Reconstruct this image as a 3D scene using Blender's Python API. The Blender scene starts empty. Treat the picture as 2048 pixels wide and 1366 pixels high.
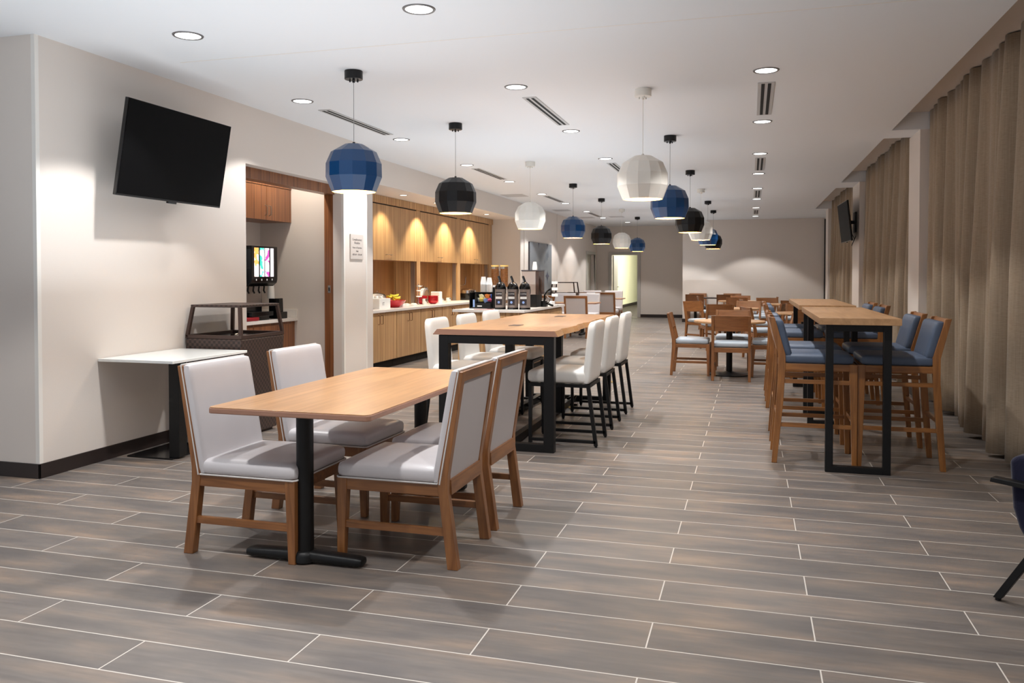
import bpy, bmesh, math, random
from mathutils import Vector, Matrix
from math import sin, cos, pi, tan, atan, sqrt, radians

# ------------------------------------------------------------------ camera, world, exposure
scene = bpy.context.scene
C = scene.collection
CEIL = 3.011
cam_d = bpy.data.cameras.new('camera')
cam = bpy.data.objects.new('camera', cam_d)
C.objects.link(cam)
cam.location = (0, 0, 1.3848)
cam_d.sensor_width = 36.0
cam_d.lens = 1644.67 / 2048 * 36.0
cam_d.shift_y = -(683 - 587.1) / 2048
cam_d.clip_end = 200
cam.rotation_euler = (pi / 2 - 0.0221, 0, 0.2828)
scene.camera = cam
scene.view_settings.view_transform = 'Standard'
scene.view_settings.look = 'None'
scene.view_settings.gamma = 1.0
scene.view_settings.exposure = 0.15
world = bpy.data.worlds.new('world')
scene.world = world
world.use_nodes = True
world.node_tree.nodes['Background'].inputs[0].default_value = (0.86, 0.91, 1.0, 1)
world.node_tree.nodes['Background'].inputs[1].default_value = 0.7

DOWNLIGHT_W = 98.0
NICHE_W = 62.0
PENDANT_W = 11.0


def spot_data(name, power, angle, blend, radius, col):
    l = bpy.data.lights.new(name, 'SPOT')
    l.energy = power; l.spot_size = radians(angle); l.spot_blend = blend
    l.shadow_soft_size = radius; l.color = col
    return l


L_DOWN = spot_data('downlight_lamp', DOWNLIGHT_W, 104, 0.22, 0.05, (1.0, 0.985, 0.97))
L_FRONT = spot_data('downlight_lamp', DOWNLIGHT_W * 0.35, 104, 0.22, 0.05, (1.0, 0.985, 0.97))
L_LEFT = spot_data('downlight_lamp', DOWNLIGHT_W * 0.74, 104, 0.22, 0.05, (1.0, 0.985, 0.97))
L_RIGHT = spot_data('downlight_lamp', DOWNLIGHT_W * 0.55, 104, 0.22, 0.05, (1.0, 0.975, 0.955))
L_NICHE = spot_data('niche_lamp', NICHE_W, 92, 0.55, 0.02, (1.0, 0.84, 0.58))
L_PEND = bpy.data.lights.new('pendant_lamp', 'POINT')
L_PEND.energy = PENDANT_W; L_PEND.color = (1.0, 0.82, 0.58); L_PEND.shadow_soft_size = 0.03


def ceiling_fill(x, y, w, h, power):
    # added upward area lights that brighten the ceiling; canopy shadows hint at strobes
    l = bpy.data.lights.new('ceiling_fill_light', 'AREA'); l.shape = 'RECTANGLE'; l.size = w; l.size_y = h; l.energy = power
    l.color = (0.83, 0.925, 1.0); l.spread = pi
    o = bpy.data.objects.new('ceiling_fill_light', l); C.objects.link(o); o.location = (x, y, 1.25); o.rotation_euler = (pi, 0, 0)


ceiling_fill(-2.6, 3.2, 3.4, 5.0, 60)
ceiling_fill(-2.6, 9.5, 3.0, 5.0, 47)
ceiling_fill(-2.4, 16.5, 3.0, 7.0, 40)
ceiling_fill(-2.4, 23.0, 3.0, 4.0, 12)

# ------------------------------------------------------------------ helpers
random.seed(7)


def S(r, g, b):
    f = lambda c: (c / 255 / 12.92) if c / 255 <= 0.04045 else ((c / 255 + 0.055) / 1.055) ** 2.4
    return (f(r), f(g), f(b), 1.0)


class MB:
    def __init__(s): s.v = []; s.f = []; s.sm = []

    def add(s, vs, fs, smooth=False):
        n = len(s.v); s.v += [tuple(v) for v in vs]
        for f in fs: s.f.append(tuple(i + n for i in f)); s.sm.append(smooth)
        return s

    def box(s, x0, y0, z0, x1, y1, z1):
        if x0 > x1: x0, x1 = x1, x0
        if y0 > y1: y0, y1 = y1, y0
        if z0 > z1: z0, z1 = z1, z0
        v = [(x0, y0, z0), (x1, y0, z0), (x1, y1, z0), (x0, y1, z0), (x0, y0, z1), (x1, y0, z1), (x1, y1, z1), (x0, y1, z1)]
        return s.add(v, [(0, 3, 2, 1), (4, 5, 6, 7), (0, 1, 5, 4), (1, 2, 6, 5), (2, 3, 7, 6), (3, 0, 4, 7)])

    def prism(s, pts, a, b, axis='y', smooth=False):
        # polygon pts extruded from a to b along axis; pts are (x,z) for y, (x,y) for z, (y,z) for x
        def mk(p, t): return {'y': (p[0], t, p[1]), 'z': (p[0], p[1], t), 'x': (t, p[0], p[1])}[axis]
        n = len(pts)
        v = [mk(p, a) for p in pts] + [mk(p, b) for p in pts]
        fs = [tuple(range(n)), tuple(range(2 * n - 1, n - 1, -1))]
        fs += [(i, i + n, (i + 1) % n + n, (i + 1) % n) for i in range(n)]
        return s.add(v, fs, smooth)

    def taper(s, r0, z0, r1, z1):
        # four sided post, r = (xa, ya, xb, yb)
        v = [(r0[0], r0[1], z0), (r0[2], r0[1], z0), (r0[2], r0[3], z0), (r0[0], r0[3], z0),
             (r1[0], r1[1], z1), (r1[2], r1[1], z1), (r1[2], r1[3], z1), (r1[0], r1[3], z1)]
        return s.add(v, [(0, 3, 2, 1), (4, 5, 6, 7), (0, 1, 5, 4), (1, 2, 6, 5), (2, 3, 7, 6), (3, 0, 4, 7)])

    def lathe(s, prof, n=32, c=(0, 0, 0), smooth=True, cap0=False, cap1=False, a0=0.0):
        v = []; k = len(prof)
        for i in range(n):
            a = a0 + 2 * pi * i / n
            v += [(c[0] + r * cos(a), c[1] + r * sin(a), c[2] + z) for r, z in prof]
        fs = []
        for i in range(n):
            j = (i + 1) % n
            for q in range(k - 1): fs.append((i * k + q, j * k + q, j * k + q + 1, i * k + q + 1))
        if cap0: fs.append(tuple(i * k for i in range(n))[::-1])
        if cap1: fs.append(tuple(i * k + k - 1 for i in range(n)))
        return s.add(v, fs, smooth)

    def cyl(s, c, r, z0, z1, n=24, r1=None):
        r1 = r if r1 is None else r1
        return s.lathe([(r, z0), (r1, z1)], n, (c[0], c[1], 0), True, True, True)

    def tube(s, pts, r, n=8, closed=False):
        P = [Vector(p) for p in pts]; m = len(P); v = []
        up = Vector((0, 0, 1)); prev = None
        for i, p in enumerate(P):
            a = P[i - 1] if (i > 0 or closed) else p; b = P[(i + 1) % m] if (i < m - 1 or closed) else p
            t = (b - a).normalized()
            if prev is None:
                q = up if abs(t.z) < 0.9 else Vector((1, 0, 0)); u = t.cross(q).normalized()
            else:
                u = (prev - t * prev.dot(t)).normalized()
            prev = u; w = t.cross(u)
            for k in range(n):
                an = 2 * pi * k / n; v.append(p + (u * cos(an) + w * sin(an)) * r)
        fs = []
        for i in range(m if closed else m - 1):
            j = (i + 1) % m
            for k in range(n): fs.append((i * n + k, i * n + (k + 1) % n, j * n + (k + 1) % n, j * n + k))
        if not closed: fs += [tuple(range(n))[::-1], tuple((m - 1) * n + k for k in range(n))]
        return s.add(v, fs, True)

    def rbox(s, c, h, r, n=8, crown=0.0, xf=None, pinch=0.0):
        # rounded cuboid (cushion) with a crowned top
        idx = {}; v = []; fs = []

        def vert(i, j, k):
            if (i, j, k) in idx: return idx[(i, j, k)]
            p = [2 * i / n - 1, 2 * j / n - 1, 2 * k / n - 1]
            # push samples towards the borders so the rounding gets its own rows
            p = [math.copysign(abs(q) ** 0.6, q) if q else 0.0 for q in p]
            w = [p[a] * h[a] for a in range(3)]
            inn = [max(-(h[a] - min(r, h[a])), min(h[a] - min(r, h[a]), w[a])) for a in range(3)]
            d = [w[a] - inn[a] for a in range(3)]
            L = sqrt(sum(q * q for q in d))
            if L > 1e-9:
                rr = min(r, max(abs(q) for q in d) * 1.0 if max(abs(q) for q in d) > 0 else r)
                w = [inn[a] + d[a] / L * rr for a in range(3)]
            if crown:
                w[2] += crown * (1 - p[0] ** 2) * (1 - p[1] ** 2) * (1 if p[2] > 0 else 0)
            q = Vector((c[0] + w[0], c[1] + w[1], c[2] + w[2]))
            if xf: q = Vector(xf(q))
            idx[(i, j, k)] = len(v); v.append(q); return idx[(i, j, k)]
        for a in range(n):
            for b in range(n):
                for lo in (0, n):
                    q = [(lo, a, b), (lo, a + 1, b), (lo, a + 1, b + 1), (lo, a, b + 1)]
                    fs.append(tuple(vert(*t) for t in (q if lo else q[::-1])))
                    q = [(a, lo, b), (a + 1, lo, b), (a + 1, lo, b + 1), (a, lo, b + 1)]
                    fs.append(tuple(vert(*t) for t in (q[::-1] if lo else q)))
                    q = [(a, b, lo), (a + 1, b, lo), (a + 1, b + 1, lo), (a, b + 1, lo)]
                    fs.append(tuple(vert(*t) for t in (q if lo else q[::-1])))
        return s.add(v, fs, True)

    def blob(s, c, r, n=10, m=7, xf=None):
        v = []; fs = []
        for i in range(m + 1):
            t = pi * i / m
            for j in range(n):
                a = 2 * pi * j / n
                p = Vector((c[0] + r[0] * sin(t) * cos(a), c[1] + r[1] * sin(t) * sin(a), c[2] + r[2] * cos(t)))
                v.append(xf(p) if xf else p)
        for i in range(m):
            for j in range(n): fs.append((i * n + j, (i + 1) * n + j, (i + 1) * n + (j + 1) % n, i * n + (j + 1) % n))
        return s.add(v, fs, True)

    def build(s, name, mat, parent=None, bevel=0.0, seg=2, fix=True):
        me = bpy.data.meshes.new(name); me.from_pydata(s.v, [], s.f)
        me.polygons.foreach_set('use_smooth', s.sm)
        me.update()
        if fix:
            bm = bmesh.new(); bm.from_mesh(me)
            bmesh.ops.remove_doubles(bm, verts=bm.verts, dist=1e-6)
            bmesh.ops.recalc_face_normals(bm, faces=bm.faces)
            bm.to_mesh(me); bm.free()
        if any(s.sm): me.set_sharp_from_angle(angle=radians(42))
        for m in (mat if isinstance(mat, (list, tuple)) else [mat]): me.materials.append(m)
        o = bpy.data.objects.new(name, me); C.objects.link(o)
        if parent: o.parent = parent
        if bevel:
            b = o.modifiers.new('bevel', 'BEVEL'); b.width = bevel; b.segments = seg; b.limit_method = 'ANGLE'; b.angle_limit = radians(35)
        return o


def thing(name, label, cat, loc=(0, 0, 0), rotz=0.0, group=None):
    o = bpy.data.objects.new(name, None); C.objects.link(o); o.empty_display_size = 0.1
    o.location = loc; o.rotation_euler = (0, 0, rotz); o['label'] = label; o['category'] = cat
    if group: o['group'] = group
    return o


def tag(o, label, cat, group=None):
    o['label'] = label; o['category'] = cat
    if group: o['group'] = group
    return o


def struct(name, mb, mat, bevel=0.0):
    o = mb.build(name, mat, None, bevel); o['kind'] = 'structure'; return o


def dup(root, loc=None, rotz=None, label=None, group=None):
    def rec(o, par):
        c = o.copy(); C.objects.link(c); c.parent = par
        for ch in o.children: rec(ch, c)
        return c
    r = rec(root, None)
    if loc is not None: r.location = loc
    if rotz is not None: r.rotation_euler = (0, 0, rotz)
    if label: r['label'] = label
    if group: r['group'] = group
    return r


# ------------------------------------------------------------------ materials
def base_mat(name):
    m = bpy.data.materials.new(name); m.use_nodes = True
    nt = m.node_tree; b = nt.nodes['Principled BSDF']
    return m, nt, b


def N(nt, kind, **kw):
    n = nt.nodes.new(kind)
    for k, v in kw.items():
        if k.startswith('i_'): n.inputs[k[2:].replace('_', ' ')].default_value = v
        else: setattr(n, k, v)
    return n


def plain(name, col, rough=0.5, metal=0.0, noise=0.0, nscale=8.0, bump=0.0, bscale=200.0, coat=0.0, sheen=0.0, spec=0.5, trans=0.0, emit=0.0, stretch=None):
    m, nt, b = base_mat(name)
    b.inputs['Base Color'].default_value = col; b.inputs['Roughness'].default_value = rough
    b.inputs['Metallic'].default_value = metal; b.inputs['Specular IOR Level'].default_value = spec
    b.inputs['Coat Weight'].default_value = coat; b.inputs['Sheen Weight'].default_value = sheen
    b.inputs['Transmission Weight'].default_value = trans
    if emit:
        b.inputs['Emission Color'].default_value = col; b.inputs['Emission Strength'].default_value = emit
    tc = N(nt, 'ShaderNodeTexCoord')
    mp = N(nt, 'ShaderNodeMapping'); nt.links.new(tc.outputs['Object'], mp.inputs['Vector'])
    if stretch: mp.inputs['Scale'].default_value = stretch
    if noise:
        n = N(nt, 'ShaderNodeTexNoise'); n.inputs['Scale'].default_value = nscale; n.inputs['Detail'].default_value = 4
        nt.links.new(mp.outputs[0], n.inputs['Vector'])
        r = N(nt, 'ShaderNodeMapRange'); r.inputs['From Min'].default_value = 0.3; r.inputs['From Max'].default_value = 0.7
        r.inputs['To Min'].default_value = 1 - noise; r.inputs['To Max'].default_value = 1 + noise
        nt.links.new(n.outputs['Fac'], r.inputs['Value'])
        x = N(nt, 'ShaderNodeMix', data_type='RGBA', blend_type='MULTIPLY'); x.inputs[0].default_value = 1
        x.inputs[6].default_value = col; nt.links.new(r.outputs[0], x.inputs[7]); nt.links.new(x.outputs[2], b.inputs['Base Color'])
    if bump:
        n2 = N(nt, 'ShaderNodeTexNoise'); n2.inputs['Scale'].default_value = bscale; n2.inputs['Detail'].default_value = 3
        nt.links.new(mp.outputs[0], n2.inputs['Vector'])
        bu = N(nt, 'ShaderNodeBump'); bu.inputs['Strength'].default_value = bump; bu.inputs['Distance'].default_value = 0.002
        nt.links.new(n2.outputs['Fac'], bu.inputs['Height']); nt.links.new(bu.outputs[0], b.inputs['Normal'])
    return m


def wood(name, c1, c2, scale=(30, 30, 2.2), rough=0.38, coat=0.15, detail=5, big=0.12, lo=0.3, hi=0.7, rot=None):
    m, nt, b = base_mat(name)
    b.inputs['Roughness'].default_value = rough; b.inputs['Coat Weight'].default_value = coat; b.inputs['Coat Roughness'].default_value = 0.3
    tc = N(nt, 'ShaderNodeTexCoord'); mp = N(nt, 'ShaderNodeMapping'); mp.inputs['Scale'].default_value = scale
    nt.links.new(tc.outputs['Object'], mp.inputs['Vector'])
    n = N(nt, 'ShaderNodeTexNoise'); n.inputs['Scale'].default_value = 1; n.inputs['Detail'].default_value = detail; n.inputs['Distortion'].default_value = 0.6
    nt.links.new(mp.outputs[0], n.inputs['Vector'])
    r = N(nt, 'ShaderNodeValToRGB'); r.color_ramp.elements[0].position = lo; r.color_ramp.elements[1].position = hi
    r.color_ramp.elements[0].color = c1; r.color_ramp.elements[1].color = c2
    nt.links.new(n.outputs['Fac'], r.inputs[0])
    n2 = N(nt, 'ShaderNodeTexNoise'); n2.inputs['Scale'].default_value = 3.0; nt.links.new(tc.outputs['Object'], n2.inputs['Vector'])
    mr = N(nt, 'ShaderNodeMapRange'); mr.inputs['To Min'].default_value = 1 - big; mr.inputs['To Max'].default_value = 1 + big
    mr.inputs['From Min'].default_value = 0.3; mr.inputs['From Max'].default_value = 0.7
    nt.links.new(n2.outputs['Fac'], mr.inputs['Value'])
    x = N(nt, 'ShaderNodeMix', data_type='RGBA', blend_type='MULTIPLY'); x.inputs[0].default_value = 1
    nt.links.new(r.outputs[0], x.inputs[6]); nt.links.new(mr.outputs[0], x.inputs[7]); nt.links.new(x.outputs[2], b.inputs['Base Color'])
    bu = N(nt, 'ShaderNodeBump'); bu.inputs['Strength'].default_value = 0.08; bu.inputs['Distance'].default_value = 0.001
    nt.links.new(n.outputs['Fac'], bu.inputs['Height']); nt.links.new(bu.outputs[0], b.inputs['Normal'])
    return m


def emissive(name, col, strength):
    m, nt, b = base_mat(name)
    b.inputs['Base Color'].default_value = (0.8, 0.8, 0.8, 1)
    b.inputs['Emission Color'].default_value = col; b.inputs['Emission Strength'].default_value = strength
    return m


def floor_mat():
    m, nt, b = base_mat('wood_look_plank_tile')
    L = nt.links.new
    tc = N(nt, 'ShaderNodeTexCoord')
    mp = N(nt, 'ShaderNodeMapping'); mp.inputs['Location'].default_value = (0.3676 + 0.6096, -3.045, 0)
    L(tc.outputs['Object'], mp.inputs['Vector'])
    br = N(nt, 'ShaderNodeTexBrick'); br.offset = 0.5; br.offset_frequency = 2; br.squash = 1.0
    br.inputs['Scale'].default_value = 1; br.inputs['Mortar Size'].default_value = 0.0028; br.inputs['Mortar Smooth'].default_value = 0.1
    br.inputs['Bias'].default_value = 0; br.inputs['Brick Width'].default_value = 1.2192; br.inputs['Row Height'].default_value = 0.2343
    br.inputs['Color1'].default_value = (0, 0, 0, 1); br.inputs['Color2'].default_value = (1, 1, 1, 1); br.inputs['Mortar'].default_value = (0.5, 0.5, 0.5, 1)
    L(mp.outputs[0], br.inputs['Vector'])
    # per plank offset of the grain
    off = N(nt, 'ShaderNodeVectorMath', operation='SCALE'); off.inputs['Scale'].default_value = 37.0
    L(br.outputs['Color'], off.inputs[0])
    ad = N(nt, 'ShaderNodeVectorMath', operation='ADD'); L(mp.outputs[0], ad.inputs[0]); L(off.outputs[0], ad.inputs[1])
    def noise(sc, det, dist=0.0):
        mm = N(nt, 'ShaderNodeMapping'); mm.inputs['Scale'].default_value = sc; L(ad.outputs[0], mm.inputs['Vector'])
        n = N(nt, 'ShaderNodeTexNoise'); n.inputs['Scale'].default_value = 1; n.inputs['Detail'].default_value = det; n.inputs['Distortion'].default_value = dist
        L(mm.outputs[0], n.inputs['Vector']); return n
    n1 = noise((2.0, 7.0, 1), 6, 0.15)
    n2 = noise((4.0, 55.0, 1), 6, 0.3)
    r = N(nt, 'ShaderNodeValToRGB'); cr = r.color_ramp
    cr.elements[0].position = 0.30; cr.elements[0].color = S(96, 91, 89)
    cr.elements[1].position = 0.72; cr.elements[1].color = S(142, 124, 109)
    e = cr.elements.new(0.47); e.color = S(109, 102, 97)
    e = cr.elements.new(0.60); e.color = S(123, 111, 102)
    L(n1.outputs['Fac'], r.inputs[0])
    g = N(nt, 'ShaderNodeMapRange'); g.inputs['From Min'].default_value = 0.3; g.inputs['From Max'].default_value = 0.7
    g.inputs['To Min'].default_value = 0.84; g.inputs['To Max'].default_value = 1.06; L(n2.outputs['Fac'], g.inputs['Value'])
    x = N(nt, 'ShaderNodeMix', data_type='RGBA', blend_type='MULTIPLY'); x.inputs[0].default_value = 1
    L(r.outputs[0], x.inputs[6]); L(g.outputs[0], x.inputs[7])
    pb = N(nt, 'ShaderNodeMapRange'); pb.inputs['To Min'].default_value = 0.88; pb.inputs['To Max'].default_value = 1.08; L(br.outputs['Color'], pb.inputs['Value'])
    y = N(nt, 'ShaderNodeMix', data_type='RGBA', blend_type='MULTIPLY'); y.inputs[0].default_value = 1
    L(x.outputs[2], y.inputs[6]); L(pb.outputs[0], y.inputs[7])
    z = N(nt, 'ShaderNodeMix', data_type='RGBA'); L(br.outputs['Fac'], z.inputs[0]); L(y.outputs[2], z.inputs[6])
    z.inputs[7].default_value = S(196, 190, 182)
    L(z.outputs[2], b.inputs['Base Color'])
    rr = N(nt, 'ShaderNodeMapRange'); rr.inputs['To Min'].default_value = 0.36; rr.inputs['To Max'].default_value = 0.52; L(n2.outputs['Fac'], rr.inputs['Value'])
    L(rr.outputs[0], b.inputs['Roughness'])
    inv = N(nt, 'ShaderNodeMath', operation='SUBTRACT'); inv.inputs[0].default_value = 1; L(br.outputs['Fac'], inv.inputs[1])
    bu = N(nt, 'ShaderNodeBump'); bu.inputs['Strength'].default_value = 0.35; bu.inputs['Distance'].default_value = 0.002
    L(inv.outputs[0], bu.inputs['Height']); L(bu.outputs[0], b.inputs['Normal'])
    return m


def linen_mat():
    m, nt, b = base_mat('linen_curtain'); L = nt.links.new
    tc = N(nt, 'ShaderNodeTexCoord')
    def noi(sc, d):
        mp = N(nt, 'ShaderNodeMapping'); mp.inputs['Scale'].default_value = sc; L(tc.outputs['Object'], mp.inputs['Vector'])
        n = N(nt, 'ShaderNodeTexNoise'); n.inputs['Scale'].default_value = 1; n.inputs['Detail'].default_value = d; L(mp.outputs[0], n.inputs['Vector']); return n
    a = noi((190, 190, 3), 3); c = noi((25, 25, 330), 2)
    s = N(nt, 'ShaderNodeMath', operation='ADD'); L(a.outputs['Fac'], s.inputs[0]); L(c.outputs['Fac'], s.inputs[1])
    r = N(nt, 'ShaderNodeMapRange'); r.inputs['From Min'].default_value = 0.55; r.inputs['From Max'].default_value = 1.45
    L(s.outputs[0], r.inputs['Value'])
    x = N(nt, 'ShaderNodeMix', data_type='RGBA'); L(r.outputs[0], x.inputs[0]); x.inputs[6].default_value = S(138, 120, 100); x.inputs[7].default_value = S(172, 155, 134)
    L(x.outputs[2], b.inputs['Base Color']); b.inputs['Roughness'].default_value = 0.9; b.inputs['Specular IOR Level'].default_value = 0.2
    b.inputs['Sheen Weight'].default_value = 0.2
    return m


def wicker_mat():
    m, nt, b = base_mat('dark_brown_wicker'); L = nt.links.new
    tc = N(nt, 'ShaderNodeTexCoord')
    mp = N(nt, 'ShaderNodeMapping'); mp.inputs['Rotation'].default_value = (radians(90), 0, 0)
    L(tc.outputs['Object'], mp.inputs['Vector'])
    w1 = N(nt, 'ShaderNodeTexChecker'); w1.inputs['Scale'].default_value = 42; L(tc.outputs['Object'], w1.inputs['Vector'])
    w1.inputs['Color1'].default_value = S(74, 56, 50); w1.inputs['Color2'].default_value = S(44, 33, 30)
    L(w1.outputs['Color'], b.inputs['Base Color']); b.inputs['Roughness'].default_value = 0.45
    bu = N(nt, 'ShaderNodeBump'); bu.inputs['Strength'].default_value = 0.5; bu.inputs['Distance'].default_value = 0.003
    L(w1.outputs['Fac'], bu.inputs['Height']); L(bu.outputs[0], b.inputs['Normal'])
    return m


def art_mat():
    m, nt, b = base_mat('abstract_print'); L = nt.links.new
    tc = N(nt, 'ShaderNodeTexCoord'); mp = N(nt, 'ShaderNodeMapping'); mp.inputs['Scale'].default_value = (1, 1, 1)
    L(tc.outputs['Object'], mp.inputs['Vector'])
    sp = N(nt, 'ShaderNodeSeparateXYZ'); L(mp.outputs[0], sp.inputs[0])
    def fn(sock, k, ph=0.0):
        a = N(nt, 'ShaderNodeMath', operation='MULTIPLY'); a.inputs[1].default_value = k; L(sock, a.inputs[0])
        c = N(nt, 'ShaderNodeMath', operation='ADD'); c.inputs[1].default_value = ph; L(a.outputs[0], c.inputs[0])
        d = N(nt, 'ShaderNodeMath', operation='SINE'); L(c.outputs[0], d.inputs[0])
        e0 = N(nt, 'ShaderNodeMath', operation='ABSOLUTE'); L(d.outputs[0], e0.inputs[0])
        e = N(nt, 'ShaderNodeMath', operation='POWER'); e.inputs[1].default_value = 0.6; L(e0.outputs[0], e.inputs[0]); return e
    a = fn(sp.outputs['Y'], 3.6, 0.9); c = fn(sp.outputs['Z'], 3.6, 0.7)
    s = N(nt, 'ShaderNodeMath', operation='ADD'); L(a.outputs[0], s.inputs[0]); L(c.outputs[0], s.inputs[1])
    r = N(nt, 'ShaderNodeValToRGB'); cr = r.color_ramp; cr.elements[0].position = 0.80; cr.elements[0].color = S(48, 60, 92)
    cr.elements[1].position = 0.86; cr.elements[1].color = S(132, 138, 144)
    L(s.outputs[0], r.inputs[0])
    n = N(nt, 'ShaderNodeTexNoise'); n.inputs['Scale'].default_value = 2.3; n.inputs['Detail'].default_value = 5; L(tc.outputs['Object'], n.inputs['Vector'])
    r2 = N(nt, 'ShaderNodeValToRGB'); r2.color_ramp.elements[0].position = 0.58; r2.color_ramp.elements[1].position = 0.8
    L(n.outputs['Fac'], r2.inputs[0])
    x = N(nt, 'ShaderNodeMix', data_type='RGBA'); L(r2.outputs[0], x.inputs[0]); L(r.outputs[0], x.inputs[6]); x.inputs[7].default_value = S(84, 92, 104)
    L(x.outputs[2], b.inputs['Base Color']); b.inputs['Roughness'].default_value = 0.25
    return m


M = {}
M['wall'] = plain('wall_paint', S(225, 216, 208), 0.75, bump=0.15, bscale=120, spec=0.3)
M['wall_white'] = plain('corner_guard_white', S(236, 232, 226), 0.5)
M['ceiling'] = plain('ceiling_paint', S(236, 238, 241), 0.9, spec=0.2)
M['floor'] = floor_mat()
M['base'] = plain('baseboard_dark_rubber', S(42, 32, 30), 0.45)
M['lime'] = plain('corridor_paint', S(246, 244, 214), 0.7)
M['carpet'] = plain('corridor_carpet', S(60, 52, 44), 0.95)
M['casing'] = plain('door_casing_paint', S(186, 182, 176), 0.45)
M['door'] = plain('door_leaf_paint', S(170, 164, 158), 0.45)
M['oak'] = wood('honey_oak_top', S(158, 114, 72), S(187, 141, 95), (26, 1.3, 26), 0.34, 0.25, big=0.06)
M['oakx'] = wood('honey_oak_top_cross', S(164, 124, 84), S(190, 148, 106), (26, 1.8, 26), 0.36, 0.2, big=0.05)
M['edge'] = plain('table_edge_band', S(158, 118, 98), 0.45, noise=0.08, nscale=6, stretch=(1, 8, 30))
M['chairwood'] = wood('chair_stained_beech', S(116, 72, 38), S(150, 99, 56), (40, 40, 3.5), 0.36, 0.2)
M['chairwoodx'] = wood('chair_beech_lengthwise', S(116, 72, 38), S(150, 99, 56), (3.5, 40, 40), 0.36, 0.2)
M['chairwoody'] = wood('chair_beech_crosswise', S(116, 72, 38), S(150, 99, 56), (40, 3.5, 40), 0.36, 0.2)
M['barwoodx'] = wood('bar_stool_wood_lengthwise', S(124, 77, 36), S(164, 108, 54), (3.5, 40, 40), 0.34, 0.25)
M['barwoody'] = wood('bar_stool_wood_crosswise', S(124, 77, 36), S(164, 108, 54), (40, 3.5, 40), 0.34, 0.25)
M['barwood'] = wood('bar_stool_wood', S(124, 77, 36), S(164, 108, 54), (40, 40, 3.5), 0.34, 0.25)
M['panelwood'] = wood('curved_back_veneer', S(124, 78, 44), S(150, 99, 58), (8, 5, 40), 0.34, 0.25)
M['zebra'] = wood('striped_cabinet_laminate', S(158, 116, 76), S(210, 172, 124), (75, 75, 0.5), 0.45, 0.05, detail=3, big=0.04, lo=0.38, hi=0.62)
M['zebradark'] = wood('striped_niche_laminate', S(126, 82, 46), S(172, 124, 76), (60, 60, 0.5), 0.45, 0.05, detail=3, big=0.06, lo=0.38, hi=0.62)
M['walnut'] = wood('walnut_stain_trim', S(104, 62, 36), S(152, 98, 60), (60, 60, 0.6), 0.4, 0.15, detail=3, big=0.05, lo=0.36, hi=0.64)
M['quartz'] = plain('white_quartz', S(232, 226, 220), 0.25, noise=0.03, nscale=60)
M['whitetop'] = plain('white_laminate_top', S(240, 242, 240), 0.2)
M['black'] = plain('black_powder_coat', S(13, 13, 14), 0.45, bump=0.1, bscale=400, spec=0.35)
M['blackgloss'] = plain('black_gloss_plastic', S(14, 14, 16), 0.16)
M['screen'] = plain('tv_screen', S(6, 6, 7), 0.5, spec=0.08)
M['vinyl'] = plain('pale_grey_vinyl', S(205, 201, 203), 0.36, noise=0.02, nscale=5, bump=0.05, bscale=90)
M['vinylback'] = plain('pale_grey_back_panel', S(184, 178, 178), 0.55)
M['piping'] = plain('white_piping', S(214, 210, 206), 0.5)
M['whitefab'] = plain('white_stool_vinyl', S(228, 225, 220), 0.5, bump=0.12, bscale=160)
M['blue'] = plain('slate_blue_vinyl', S(78, 91, 112), 0.5, noise=0.04, nscale=9, bump=0.15, bscale=260)
M['paleblue'] = plain('pale_blue_grey_vinyl', S(168, 180, 192), 0.5, bump=0.1, bscale=200)
M['lampblue'] = plain('royal_blue_lacquer', S(0, 60, 108), 0.3, coat=0.25)
M['lampblack'] = plain('black_lacquer', S(15, 14, 16), 0.38, spec=0.35)
M['lampwhite'] = plain('white_lacquer', S(232, 228, 220), 0.35, coat=0.1)
M['gold'] = plain('gold_leaf_inside', S(246, 212, 130), 0.45, metal=0.15)
M['cord'] = plain('grey_cord', S(150, 150, 150), 0.5)
M['bulb'] = emissive('warm_bulb', (1.0, 0.83, 0.55, 1), 14)
M['diffuser'] = emissive('downlight_lens', (1.0, 0.98, 0.95, 1), 5.0)
M['warmdiff'] = emissive('warm_downlight_lens', (1.0, 0.93, 0.82, 1), 4.0)
M['trim'] = plain('grey_trim_ring', S(120, 118, 118), 0.4, metal=0.4)
M['vent'] = plain('vent_frame_paint', S(190, 190, 190), 0.5)
M['ventdark'] = plain('vent_slot_black', S(16, 16, 16), 0.8)
M['panelgrey'] = plain('access_panel_paint', S(196, 196, 198), 0.7)
M['linen'] = linen_mat()
M['wicker'] = wicker_mat()
M['bronze'] = plain('dark_bronze_frame', S(66, 48, 42), 0.4, metal=0.2)
M['potsteel'] = plain('matte_steel_shell', S(158, 146, 140), 0.45, metal=0.35)
M['steel'] = plain('brushed_steel', S(176, 170, 166), 0.32, metal=0.85, noise=0.05, nscale=4, stretch=(40, 40, 1))
M['chrome'] = plain('chrome', S(220, 220, 222), 0.12, metal=1.0)
M['bronzehandle'] = plain('bronze_pull', S(120, 78, 50), 0.35, metal=0.6)
M['nickel'] = plain('satin_nickel_pull', S(170, 160, 150), 0.3, metal=0.9)
M['navy'] = plain('navy_wool', S(10, 10, 42), 0.95, bump=0.5, bscale=220, sheen=0.2)
M['red'] = plain('red_glaze', S(206, 22, 40), 0.25, coat=0.3)
M['red2'] = plain('red_plastic', S(150, 24, 34), 0.4)
M['paper'] = plain('white_paper', S(242, 242, 240), 0.7)
M['paperblue'] = plain('pale_grey_box', S(220, 226, 236), 0.5)
M['banana'] = plain('banana_skin', S(214, 206, 60), 0.5, noise=0.12, nscale=14)
M['glass'] = plain('clear_glass', (1, 1, 1, 1), 0.03, trans=1.0)
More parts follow.
